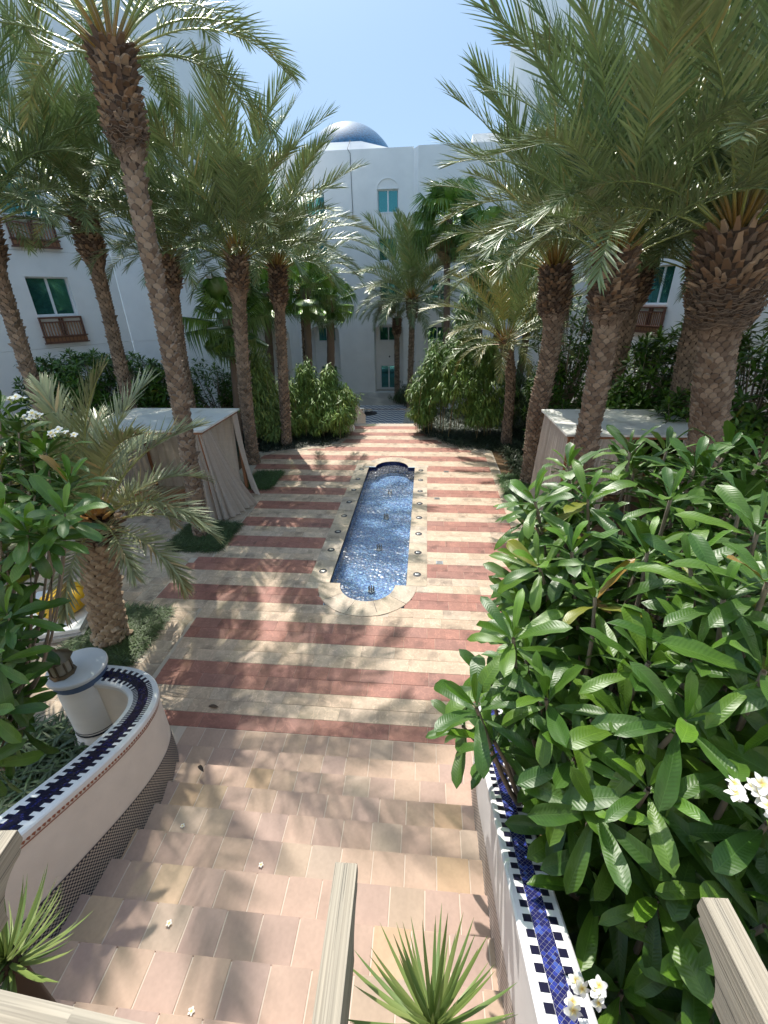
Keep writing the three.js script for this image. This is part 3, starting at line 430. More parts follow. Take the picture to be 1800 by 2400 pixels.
{
  const H = 25.5, o = thing('hotel_wing', 'white hotel wing on the right behind the largest palms and the glossy shrubs', 'building');
  const m = faceMatrix(5.88, -36, -68), bands = [[-0.6, 4.0], [4.012, 8.0], [8.012, 12.1], [12.112, H]];
  const w = []; for (const x of [12.25, 19.5, 5.5]) for (const y of [5.46, 9.4, 13.6]) w.push([x, x + 1.42, y, y + 1.62]);
  for (const [a, b] of bands) wallBand(o, m, -2.6, 34, a, b, 0.3, w.filter((q) => q[2] > a && q[3] < b)); w.forEach(([a, b, c, d]) => { windowUnit(o, m, a, b, c, d, 0.22, M.glass, 2); if (c < 10) balconyRail(o, m, a - 0.1, b + 0.1, c - 1.26, c - 0.1); });
  part('core', boxGeo(-2.6, 34, -0.6, H - 0.02, -7, -0.301).applyMatrix4(m), M.plaster, o);
}
{
  const o = thing('hotel_wing', 'white hotel block across the far end with arched recesses and a blue dome', 'building');
  const Z = -38.75, m = faceMatrix(0, Z, 0), zR = -38.05, mr = faceMatrix(0, zR, 0), yb = -1.5;
  const arches = [[-9.75, -7.3, yb, 3.5, 0.5], [-4.36, -1.9, yb, 3.55, 0.42]], archR = [[-0.22, 2.2, yb, 3.5, 0.45]];
  const up = [[-3.84, -2.29, 11.62, 13.02], [-3.84, -2.40, 8.5, 10.02], [-3.84, -2.4, 5.75, 7.2], [-9.3, -7.8, 5.75, 7.2], [-9.3, -7.8, 8.5, 10.02], [-9.3, -7.8, 11.62, 13.02]], upR = [[0.3, 1.6, 5.6, 7.0], [0.3, 1.6, 8.8, 10.2]];
  wallBand(o, m, -11.5, -1.15, -1.75, 1.82, 0.4, [], M.plaster, 'plinth').visible = false; o.children.pop();
  wallBand(o, m, -11.5, -1.2, -1.75, 15.42, 0.4, [...arches, ...up]); wallBand(o, mr, -0.85, 5.6, -1.75, 15.3, 0.4, [...archR, ...upR]);
  { const c = new THREE.Shape(); c.moveTo(-1.2, 38.748); c.lineTo(-0.85, 38.052); c.lineTo(-0.85, 39.1); c.lineTo(-1.2, 39.1); c.closePath(); const g = new THREE.ExtrudeGeometry(c, { depth: 17.04, bevelEnabled: false }); g.rotateX(-Math.PI / 2); g.translate(0, -1.75, 0); part('chamfer_wall', g, M.plaster, o); }
  for (const [[a, b, c, d, r], mm, dz] of [[arches[0], m, 0], [arches[1], m, 0], [archR[0], mr, 0]]) {
    const s = new THREE.Shape(); s.moveTo(a - 0.2, -1.75); s.lineTo(b + 0.2, -1.75); s.lineTo(b + 0.2, d + r + 0.3); s.lineTo(a - 0.2, d + r + 0.3); s.closePath(); s.holes.push(outlineHole([a, b, -1.6, d, r]));
    const g = new THREE.ExtrudeGeometry(s, { depth: 1.05, bevelEnabled: false, curveSegments: 20 }); g.translate(0, 0, -1.452); g.applyMatrix4(mm); part('arch_reveal', g, M.plaster, o);
    wallBand(o, new THREE.Matrix4().makeTranslation(0, 0, -1.455).premultiply(mm), a - 0.3, b + 0.3, -1.75, d + r + 0.4, 0.3, [[a + 0.35, a + 1.85, -1.42, 0.55], [a + 0.3, a + 1.9, 2.6, 3.72]], M.plaster, 'recess_wall');
    const mw = new THREE.Matrix4().makeTranslation(0, 0, -1.455).premultiply(mm); windowUnit(o, mw, a + 0.35, a + 1.85, -1.42, 0.55, 0.1, M.glass, 2); windowUnit(o, mw, a + 0.3, a + 1.9, 2.6, 3.72, 0.1, M.glass, 2);
    part('wall_light', new THREE.SphereGeometry(0.07, 10, 8).translate((a + b) / 2 - 0.05, 1.3, 0.05).applyMatrix4(mw), M.dark, o);
  }
  up.forEach(([a, b, c, d], i) => { windowUnit(o, m, a, b, c, d, 0.2, M.glass, 2); }); upR.forEach(([a, b, c, d]) => windowUnit(o, mr, a, b, c, d, 0.2, M.glass, 2));
  balconyRail(o, m, -3.92, -2.55, 4.8, 5.7); balconyRail(o, m, -9.4, -7.7, 4.8, 5.7);
  { // arched moulding over the top window
    const s = new THREE.Shape(); const c = -3.065, w = 0.80; s.moveTo(c - w, 13.04); for (let i = 0; i <= 24; i++) { const a = Math.PI - i / 24 * Math.PI; s.lineTo(c + Math.cos(a) * w, 13.04 + Math.sin(a) * 0.66); } s.closePath();
    const inn = new THREE.Path(), w2 = w - 0.06; inn.moveTo(c - w2, 13.09); for (let i = 0; i <= 24; i++) { const a = Math.PI - i / 24 * Math.PI; inn.lineTo(c + Math.cos(a) * w2, 13.09 + Math.sin(a) * 0.57); } inn.closePath(); s.holes.push(inn);
    part('arch_moulding', new THREE.ExtrudeGeometry(s, { depth: 0.06, bevelEnabled: false }).translate(0, 0, -0.001).applyMatrix4(m), M.plaster, o);
  }
  part('core', boxGeo(-11.5, -1.2, 4.6, 15.4, -9, -0.402).applyMatrix4(m), M.plaster, o); part('core', boxGeo(-0.9, 5.6, 4.6, 15.28, -9, -0.402).applyMatrix4(mr), M.plaster, o); part('core', boxGeo(-11.5, 5.6, -1.7, 4.59, -9, -2.6).applyMatrix4(m), M.plaster, o);
  part('roof_block', boxGeo(2.9, 9, 15.31, 16.05, -45, -39.2), M.plaster, o);
  part('lightning_cable', new MB().tube([V(-6.05, 17.5, -42.6), V(-5.95, 16.4, -40.6), V(-5.9, 15.46, -38.7), V(-5.72, 15.2, -38.72), V(-5.7, 11.3, -38.72)], () => 0.018, 5).geo(), M.dark, o);
  const dz = -44, cx = -6.6; part('dome_drum', new THREE.CylinderGeometry(3.8, 4.7, 1.1, 8, 1).rotateY(Math.PI / 8).translate(cx, 15.75, dz), M.plaster, o);
  const cap = new THREE.SphereGeometry(4.0, 48, 20, 0, Math.PI * 2, 0, 1.06); cap.translate(cx, 16.28 - 4.0 * Math.cos(1.06), dz); const du = cap.attributes.uv; for (let i = 0; i < du.count; i++) du.setXY(i, du.getX(i) * 14, du.getY(i) * 5);
  part('dome', cap, phys(rgb(1, 1, 1), 0.6, { map: tex(256, 256, (u, v) => { const x = u * 16, y = v * 16; const g = (x % 1 < 0.08 || y % 1 < 0.08) ? 1.25 : 0.8 + 0.4 * hash2(Math.floor(x), Math.floor(y), 4); return [0.20 * g, 0.38 * g, 0.50 * g]; }) }), o);
}
{ // sunken patio in front of the far block
  const o = struct('patio', 'shaded sunken patio with a zigzag tiled floor below the far end of the plaza', 'patio');
  const g = new THREE.PlaneGeometry(90, 40); g.rotateX(-Math.PI / 2); g.translate(0, -1.52, -42); part('paving', g, std(rgb(0.66, 0.60, 0.52), 0.85, { map: T.stone }), o);
  const t = boxGeo(-8.2, -1.4, -1.6, -1.5, -33.6, -26.6); const uv = t.attributes.uv; for (let i = 0; i < uv.count; i++) uv.setXY(i, uv.getX(i) * 0.26, uv.getY(i) * 0.3); part('zigzag_tiles', t, std(rgb(1, 1, 1), 0.5, { map: T.chevron }), o);
  const st = new MB(); for (let k = 0; k < 9; k++) st.box(-3.7, -0.4, -1.6, -0.165 * (k + 1), -22.62 - 0.36 * (k + 1), -22.62 - 0.36 * k); part('steps_down', st.geo(), M.creamStone[0], o);
}
{ const f = thing('fountain_bowl', 'low bronze fountain bowl in a dark round basin on the shaded patio', 'fountain', [-4.12, -1.5, -31.0]);
  part('basin', lathe([[0, 0.01], [0.66, 0.012], [0.70, 0.03], [0.72, 0]], 36), M.dark, f); part('bowl', lathe([[0, 0.16], [0.28, 0.17], [0.4, 0.2], [0.42, 0.23], [0.36, 0.235], [0.25, 0.20], [0.06, 0.2], [0.04, 0.3], [0, 0.31]], 28), M.concrete, f); }
for (const [x, s, lb] of [[-0.42, 1, 'sloping white balustrade running down from the right far pillar'], [-3.7, -1, 'sloping white balustrade running down from the left far pillar']]) {
  const o = thing('balustrade', lb, 'balustrade'), sh = new THREE.Shape(); sh.moveTo(22.3, 1.1); sh.lineTo(26.2, -0.55); sh.lineTo(26.2, -1.6); sh.lineTo(22.3, -1.6); sh.closePath();
  const g = new THREE.ExtrudeGeometry(sh, { depth: 0.22, bevelEnabled: false }); g.rotateY(Math.PI / 2); g.translate(x - 0.11, 0, 0); part('wall', g, M.cream, o);
  const b = bar(-0.14, 0.14, 0.0, 0.07, 0, 4.24); b.rotateX(Math.atan2(1.65, 3.9)); b.rotateY(Math.PI); b.translate(x, 1.1, -22.3); part('handrail', b, M.cream, o);
}
{ // the viewer's own side: terrace slab, planter and the facade that the rafters spring from
  const o = thing('viewer_terrace', 'terrace and white facade on the near side that carries the rafters', 'building'); part('floor', boxGeo(-7, 7, 4.2, 4.4, 0.1, 3), M.concrete, o); part('wall', boxGeo(-14, 14, 0, 13, 3.0, 3.4), M.plaster, o); part('lower_wall', boxGeo(-7, 7, 1.66, 4.19, 2.4, 2.8), M.plaster, o);
}

// ---------------------------------------------------------------- weathered rafters at the bottom edge
function prism(prof, x0, x1) { // prof: [z, y] outline; grain along the length
  const m = new MB(); let len = 0; const n = prof.length;
  for (let i = 0; i < n; i++) { const [z0, y0] = prof[i], [z1, y1] = prof[(i + 1) % n], e = Math.hypot(z1 - z0, y1 - y0), k = 5.5, q = 0.5; m.q(m.v(x0, y0, z0, x0 * k, len * q), m.v(x0, y1, z1, x0 * k, (len + e) * q), m.v(x1, y1, z1, x1 * k, (len + e) * q), m.v(x1, y0, z0, x1 * k, len * q)); len += e; }
  const tri = THREE.ShapeUtils.triangulateShape(prof.map(([z, y]) => new THREE.Vector2(z, y)), []);
  for (const x of [x0, x1]) { const ids = prof.map(([z, y]) => m.v(x, y, z, y * 2.6, z * 0.55)); tri.forEach(([a, b, c]) => (x === x0 ? m.t(ids[a], ids[c], ids[b]) : m.t(ids[a], ids[b], ids[c]))); }
  return m.geo();
}
{
  const tail = []; const z0 = -1.09, top = 0; tail.push([z0 + 0.004, top], [z0, top - 0.004], [z0, top - 0.075], [z0 + 0.012, top - 0.09], [z0 + 0.035, top - 0.095], [z0 + 0.03, top - 0.115]);
  for (let i = 0; i <= 8; i++) { const a = i / 8 * Math.PI / 2; tail.push([z0 + 0.05 + 0.20 * Math.sin(a) * 0.9, top - 0.13 - 0.2 * (1 - Math.cos(a))]); } tail.push([3, top - 0.33], [3, top]);
  const mk = (x, w, turn, label, y = 3.6) => { const o = thing('rafter', label, 'rafter', [0, 0, 0], 0, 'weathered rafter tails at the near edge'); const b = part('beam', prism(tail, -w / 2, w / 2), M.greyWood, o); b.geometry.translate(0, 0, -z0); b.position.set(0, 0, 0); o.position.set(x, y, z0); o.rotation.y = turn; };
  mk(-0.32, 0.105, 0.02, 'weathered grey wooden rafter over the middle of the stairs, beside the yucca'); mk(1.325, 0.11, 0.05, 'weathered grey wooden rafter with scalloped end in front of the frangipani, lower right corner'); mk(-2.075, 0.115, 0.10, 'weathered grey wooden rafter cut by the left edge above the left yucca');
  const c = thing('cross_beam', 'weathered grey cross beam in the lower left corner below the left yucca', 'beam', [-1.28, 3.595, -0.46], -0.06); const g = boxGeo(-1.0, 0.86, -0.12, 0, -0.08, 0.08); const p = g.attributes.position, u = g.attributes.uv; for (let i = 0; i < p.count; i++) u.setXY(i, (p.getZ(i) + p.getY(i)) * 2.6, p.getX(i) * 0.55); part('beam', g, M.greyWood, c);
}

// ---------------------------------------------------------------- curtained cabanas
function curtain(name, o, A, B, C, Dd, folds, amp, seed, sag = 0) { // A-B at the rail, C-D at the hem
  const m = new MB(), r = rng(seed), U = 90, W = 16, ph = [r() * 6, r() * 6, r() * 6], a = V(...A), b = V(...B), c = V(...C), d = V(...Dd), n = V(0, 0, 0).crossVectors(b.clone().sub(a), V(0, -1, 0)).normalize(), id = [];
  for (let j = 0; j <= W; j++) for (let i = 0; i <= U; i++) { const u = i / U, v = j / W, P = a.clone().lerp(b, u).lerp(c.clone().lerp(d, u), v), uu = u + 0.03 * Math.sin(u * 9 + ph[0] + v);
    const f = Math.sin(uu * folds * 6.283 + ph[1]) * 0.7 + Math.sin(uu * folds * 2.3 * 6.283 + ph[2] + v * 1.5) * 0.3; P.addScaledVector(n, f * amp * (0.45 + 0.75 * v) + sag * Math.sin(v * Math.PI * 0.85)); id.push(m.v(P.x, P.y, P.z, u * 2.2, v * 2.4)); }
  for (let j = 0; j < W; j++) for (let i = 0; i < U; i++) { const k = j * (U + 1) + i; m.q(id[k], id[k + 1], id[k + U + 2], id[k + U + 1]); }
  return part(name, m.geo(), M.curtain, o);
}
function cabana(label, x0, x1, z0, z1, h, turn = 0) {
  const o = thing('cabana', label, 'cabana');
  for (const [x, z] of [[x0, z0], [x1, z0], [x0, z1], [x1, z1]]) part('post', bar(x - 0.05, x + 0.05, 0, h - 0.14, z - 0.05, z + 0.05), M.teakLight, o);
  for (const z of [z0, z1]) part('beam', bar(x0 - 0.06, x1 + 0.06, h - 0.14, h - 0.03, z - 0.04, z + 0.04), M.teakLight, o); for (const x of [x0, x1]) part('beam', bar(x - 0.04, x + 0.04, h - 0.14, h - 0.03, z0 + 0.045, z1 - 0.045), M.teakLight, o);
  const m = new MB(), n = 24, id = []; for (let j = 0; j <= n; j++) for (let i = 0; i <= n; i++) { const u = i / n, v = j / n, s = Math.sin(u * Math.PI) * Math.sin(v * Math.PI); id.push(m.v(x0 - 0.12 + (x1 - x0 + 0.24) * u, h - 0.085 * s + (0.012 * Math.sin(u * 21 + v * 4) + 0.01 * Math.sin(u * 9 - v * 17)) * s, z0 - 0.12 + (z1 - z0 + 0.24) * v, u * 1.5, v)); }
  for (let j = 0; j < n; j++) for (let i = 0; i < n; i++) { const k = j * (n + 1) + i; m.q(id[k], id[k + n + 1], id[k + n + 2], id[k + 1]); } part('canopy', m.geo(), M.canvas, o);
  const v = new MB(); v.box(x0 - 0.125, x1 + 0.125, h - 0.05, h + 0.004, z1 + 0.115, z1 + 0.13).box(x0 - 0.125, x1 + 0.125, h - 0.05, h + 0.004, z0 - 0.13, z0 - 0.115).box(x0 - 0.135, x0 - 0.12, h - 0.05, h + 0.004, z0 - 0.12, z1 + 0.12).box(x1 + 0.12, x1 + 0.135, h - 0.05, h + 0.004, z0 - 0.12, z1 + 0.12); part('canopy_edge', v.geo(), M.canvas, o); return o;
}
{
  const h = 2.8, x0 = -9.55, x1 = -6.2, z0 = -13.72, z1 = -11.3, o = cabana('white topped cabana with beige curtains blown out, left of the pool between palms', x0, x1, z0, z1, h), t = h - 0.13;
  curtain('curtain', o, [x1 + 0.05, t, z1 + 0.05], [x1 + 0.05, t, z1 - 0.45], [-5.78, 0.03, -11.32], [-5.40, 0.03, -12.55], 6, 0.11, 3, 0.12);
  curtain('curtain', o, [x1 - 0.3, t, z1 + 0.06], [x1 + 0.06, t, z1 + 0.04], [-6.55, 0.03, -11.1], [-5.80, 0.03, -11.3], 4, 0.09, 4);
  curtain('curtain', o, [x1 + 0.05, t, z0 + 0.35], [x1 + 0.05, t, z0], [-5.55, 0.03, -13.1], [-5.95, 0.03, -13.75], 4, 0.09, 5, 0.09);
  curtain('curtain', o, [x0, t, z1 + 0.05], [x0 + 0.4, t, z1 + 0.05], [x0, 0.03, z1 + 0.1], [x0 + 0.45, 0.03, z1 + 0.12], 4, 0.05, 6);
  curtain('back_curtain', o, [x0, t, z0 + 0.03], [x1 - 0.1, t, z0 + 0.03], [x0, 0.03, z0], [x1 - 0.2, 0.03, z0], 11, 0.045, 7);
  curtain('side_curtain', o, [x0 - 0.03, t, z1], [x0 - 0.03, t, z0], [x0, 0.03, z1], [x0, 0.03, z0], 9, 0.045, 8);
}
{
  const h = 2.8, x0 = 3.72, x1 = 7.05, z0 = -13.7, z1 = -11.2, o = cabana('white topped cabana with closed beige curtains behind the right frangipani', x0, x1, z0, z1, h), t = h - 0.13;
  curtain('curtain', o, [x0 - 0.04, t, z0], [x0 - 0.04, t, z0 + 0.75], [x0 - 0.14, 0.03, z0 - 0.1], [x0 - 0.1, 0.03, z0 + 0.6], 6, 0.06, 13);
  curtain('curtain', o, [x0 - 0.04, t, z0 + 0.85], [x0 - 0.04, t, z1], [x0 - 0.1, 0.03, z0 + 0.75], [x0 - 0.08, 0.03, z1 + 0.05], 13, 0.05, 14);
  curtain('curtain', o, [x0, t, z1 + 0.05], [x0 + 1.35, t, z1 + 0.05], [x0, 0.03, z1 + 0.1], [x0 + 0.95, 0.03, z1 + 0.1], 11, 0.05, 15);
  curtain('curtain', o, [x1 - 0.6, t, z1 + 0.05], [x1, t, z1 + 0.05], [x1 - 0.5, 0.03, z1 + 0.1], [x1, 0.03, z1 + 0.1], 6, 0.05, 16);
  curtain('back_curtain', o, [x0, t, z0 + 0.03], [x1, t, z0 + 0.03], [x0, 0.03, z0], [x1, 0.03, z0], 16, 0.045, 17);
}
function chair(label, x, z, turn) {
  const o = thing('garden_chair', label, 'chair', [x, 0, z], turn, 'wooden chairs inside the left cabana'); const w = M.teakLight;
  for (const [a, b, hh] of [[-0.25, 0.22, 0.6], [0.25, 0.22, 0.6], [-0.25, -0.24, 0.86], [0.25, -0.24, 0.86]]) part('leg', bar(a - 0.025, a + 0.025, 0, hh, b - 0.025, b + 0.025), w, o);
  for (let i = 0; i < 5; i++) part('seat_slat', bar(-0.23, 0.23, 0.42, 0.445, -0.2 + i * 0.088, -0.125 + i * 0.088), w, o); for (let i = 0; i < 5; i++) part('back_slat', bar(-0.2 + i * 0.09, -0.155 + i * 0.09, 0.47, 0.8, -0.255, -0.235), w, o);
  part('top_rail', bar(-0.27, 0.27, 0.8, 0.87, -0.265, -0.22), w, o); for (const s of [-0.25, 0.25]) part('armrest', bar(s - 0.035, s + 0.035, 0.6, 0.625, -0.24, 0.26), w, o);
}
chair('slatted wooden chair farther left inside the left cabana', -8.55, -11.75, 2.9); chair('slatted wooden chair behind the palm trunk, inside the left cabana', -7.35, -11.45, -2.2);
{ const o = thing('garden_table', 'low wooden table between the chairs of the left cabana', 'table', [-7.95, 0, -12.05]); part('top', bar(-0.3, 0.3, 0.48, 0.52, -0.3, 0.3), M.teakLight, o); for (const a of [-0.25, 0.25]) for (const b of [-0.25, 0.25]) part('leg', bar(a - 0.03, a + 0.03, 0, 0.48, b - 0.03, b + 0.03), M.teakLight, o); }
{ // bean bag on a pale stone step
  const s = thing('stone_platform', 'pale stone platform under the yellow bean bag, left of the nearest palm', 'platform', [-7.65, 0, -6.7], 0.35); part('slab', bar(-0.75, 0.75, 0, 0.1, -0.9, 0.9, 0.012), M.concrete, s); part('slab', bar(-0.68, 0.68, 0.1, 0.2, -0.83, 0.83, 0.012), M.white, s);
  const b = thing('bean_bag', 'bright yellow bean bag slumped on the pale platform', 'bean bag', [-7.45, 0.2, -6.72], 0.5), m = new MB(), N = 40, R = 20, id = [];
  for (let j = 0; j <= R; j++) for (let i = 0; i <= N; i++) { const a = i / N * 6.283, t = j / R, ph = t * Math.PI, y = 0.26 * (1 - Math.cos(ph)) * (0.9 + 0.12 * Math.cos(a)), rr = 0.52 * Math.pow(Math.sin(ph), 0.62) * (1 - 0.16 * t) * (1 + 0.02 * Math.sin(a * 6 + t * 9)) - 0.012 * Math.pow(Math.abs(Math.cos(a * 3)), 24); id.push(m.v(Math.cos(a) * rr, Math.max(0, y + 0.012 * Math.sin(a * 11 + t * 20) * Math.sin(ph)), Math.sin(a) * rr)); }
  for (let j = 0; j < R; j++) for (let i = 0; i < N; i++) { const k = j * (N + 1) + i; m.q(id[k], id[k + N + 1], id[k + N + 2], id[k + 1]); } part('bag', m.geo(), M.yellow, b);
  part('piping', new MB().tube(Array.from({ length: 25 }, (_, i) => { const t = i / 24 * Math.PI; return V(0.53 * Math.sin(t) ** 0.62 * (1 - 0.05 * t), 0.27 * (1 - Math.cos(t)), 0); }), () => 0.01, 6).geo(), M.yellow, b);
}

// ---------------------------------------------------------------- palms
function frondGeo(seed, L, bend, n, o = {}) { // starts along +y, bends towards +x
  const r = rng(seed), m = new MB(), S = 14, pts = [], ang = []; let p = V(0, 0, 0); const side = (r() - 0.5) * 0.3;
  for (let i = 0; i <= S; i++) { const t = i / S, a = bend * Math.pow(t, 1.35); pts.push(p.clone()); ang.push(a); p = p.clone().add(V(Math.sin(a), Math.cos(a), side * t * 0.5).normalize().multiplyScalar(L / S)); }
  const at = (t) => { const f = Math.min(S - 1e-5, t * S), i = Math.floor(f), k = f - i; return [pts[i].clone().lerp(pts[i + 1], k), ang[i] + (ang[i + 1] - ang[i]) * k]; };
  { // midrib, broad and yellowish at its foot
    const rows = []; for (let i = 0; i <= S; i++) { const t = i / S, w = 0.05 * (1 - t) ** 1.3 + 0.006, th = 0.026 * (1 - t) + 0.005, a = ang[i], N = V(-Math.cos(a), Math.sin(a), 0), P = pts[i], c = t < 0.09 ? [1.75, 0.85, 0.5] : t < 0.3 ? [1.9 - t * 2.2, 1.55 - t * 1.2, 0.9] : [1.25, 1.2, 0.9]; rows.push([m.v(P.x, P.y, P.z - w / 2, 0, t, c), m.v(P.x + N.x * th, P.y + N.y * th, P.z, 0, t, c), m.v(P.x, P.y, P.z + w / 2, 0, t, c), m.v(P.x - N.x * th * 0.6, P.y - N.y * th * 0.6, P.z, 0, t, c)]); }
    for (let i = 0; i < S; i++) for (let j = 0; j < 4; j++) m.q(rows[i][j], rows[i][(j + 1) % 4], rows[i + 1][(j + 1) % 4], rows[i + 1][j]);
  }
  for (let k = 0; k < n; k++) for (const s of [-1, 1]) {
    const t0 = o.start ?? 0.22, t = t0 + (1 - t0) * (k + r() * 0.6) / n, [P, a] = at(Math.min(t, 0.998)), dir = V(Math.sin(a), Math.cos(a), 0), N = V(-Math.cos(a), Math.sin(a), 0), x = (t - t0) / (1 - t0);
    const len = (o.len ?? 0.62) * (0.30 + 1.25 * Math.pow(x, 0.6) * (1 - x) ** 0.55 + 0.12) * (0.88 + 0.24 * r()), al = (1.02 - 0.62 * x + (r() - 0.5) * 0.22), be = (0.18 + 0.55 * ((k + (s > 0 ? 1 : 0)) % 3) / 2 + (r() - 0.5) * 0.25) * (o.v ?? 1);
    const d = dir.clone().multiplyScalar(Math.cos(al)).addScaledVector(V(0, 0, 1), s * Math.sin(al) * Math.cos(be)).addScaledVector(N, Math.sin(al) * Math.sin(be)).normalize();
    const wv = V(0, 0, 0).crossVectors(d, N).normalize().applyAxisAngle(d, (r() - 0.5) * (o.twist ?? 0.95)), fold = V(0, 0, 0).crossVectors(wv, d), droop = -(o.droop ?? 0.10) * (0.5 + r()), w = (o.w ?? 0.03) * (0.8 + 0.4 * r()), c = 0.72 + 0.55 * r(), yel = r() < 0.06 ? 1.5 : 1, col = [c * yel, c * (0.9 + 0.1 * yel), c];
    const X = (f, ww) => P.clone().addScaledVector(d, len * f).addScaledVector(N, droop * len * f * f).addScaledVector(wv, ww * w).addScaledVector(fold, Math.abs(ww) * w * 0.35);
    const st = [[0, 0.28], [0.3, 0.5], [0.7, 0.36]].map(([f, ww]) => { const A = X(f, -ww), B = X(f, ww); return [m.v(A.x, A.y, A.z, 0, f, col), m.v(B.x, B.y, B.z, 1, f, col)]; }), E = X(1, 0), e = m.v(E.x, E.y, E.z, 0.5, 1, col);
    m.q(st[0][0], st[0][1], st[1][1], st[1][0]); m.q(st[1][0], st[1][1], st[2][1], st[2][0]); m.t(st[2][0], st[2][1], e);
  }
  return m.geo();
}
const FR = [[0.4, 3], [0.7, 5], [0.95, 8], [1.15, 13], [1.35, 21], [1.55, 34]].map(([b, s]) => frondGeo(s, 3.7, b, 66, { w: 0.031, len: 0.66, droop: 0.04 }));
const FRfar = [[0.45, 43], [0.85, 45], [1.2, 48], [1.5, 53]].map(([b, s]) => frondGeo(s, 3.7, b, 58, { w: 0.036, len: 0.66, droop: 0.04 }));
const FRnear = [[0.4, 63], [0.7, 65], [1.0, 68], [1.3, 73]].map(([b, s]) => frondGeo(s, 3.9, b, 78, { w: 0.031, len: 0.62, droop: 0.02 }));
const FRgrey = [[0.7, 83], [1.0, 85], [1.3, 88], [1.6, 93]].map(([b, s]) => frondGeo(s, 1.9, b, 60, { w: 0.03, len: 0.46, v: 1.3, droop: 0.02, start: 0.14, twist: 0.7 }));
// leaf-base scar: rounded lozenge whose upper lip stands out
function scarGeo(fine) { const m = new MB(), n = fine ? 8 : 5, o = [], q = []; for (let i = 0; i < n; i++) { const a = -Math.PI / 2 + i / n * 6.283, x = Math.cos(a), y = Math.sin(a); o.push(m.v(0.5 * x, 0.55 * y, -0.02)); } for (let i = 0; i < n; i++) { const a = -Math.PI / 2 + i / n * 6.283, x = Math.cos(a), y = Math.sin(a); q.push(m.v(0.40 * x, 0.44 * y + 0.03, 0.16 + 0.16 * y)); }
  for (let i = 0; i < n; i++) m.q(o[i], o[(i + 1) % n], q[(i + 1) % n], q[i]); for (let i = 1; i + 1 < n; i++) m.t(q[0], q[i], q[i + 1]); return toCreasedNormals(m.geo(), 0.7); }
const SCAR = [scarGeo(true), scarGeo(false)];
function bootGeo(seed) { const r = rng(seed), m = new MB(), a = [[-0.5, 0, 0], [0.5, 0, 0], [0.5, 0, 0.26], [-0.5, 0, 0.26]], rows = [], st = [[0, 1, 1], [0.35, 0.85, 0.8], [0.75, 0.55, 0.6], [1, 0.42 + r() * 0.2, 0.35]]; for (const [y, w, d] of st) rows.push(a.map(([x, , z]) => m.v(x * w + (r() - 0.5) * 0.05, y + (y === 1 ? (r() - 0.5) * 0.25 : 0), (z - 0.13) * d + y * y * 0.16, x, y)));
  for (let i = 0; i < 3; i++) for (let j = 0; j < 4; j++) m.q(rows[i][j], rows[i][(j + 1) % 4], rows[i + 1][(j + 1) % 4], rows[i + 1][j]); m.q(...rows[3]); return toCreasedNormals(m.geo(), 0.5); }
const BOOT = [1, 2, 3, 4].map((s) => bootGeo(s * 7));
const SCARMAT = [[0.25, 0.185, 0.13], [0.205, 0.148, 0.105], [0.31, 0.235, 0.17], [0.165, 0.115, 0.08]].map((c) => std(rgb(...c), 0.92, { bumpMap: T.stoneBump, bumpScale: 0.004 }));
const SCARPALE = [[0.40, 0.31, 0.215], [0.36, 0.275, 0.19], [0.45, 0.355, 0.25], [0.31, 0.23, 0.155]].map((c) => std(rgb(...c), 0.92, { bumpMap: T.stoneBump, bumpScale: 0.004 }));
const camP = V(0, 6, 0);
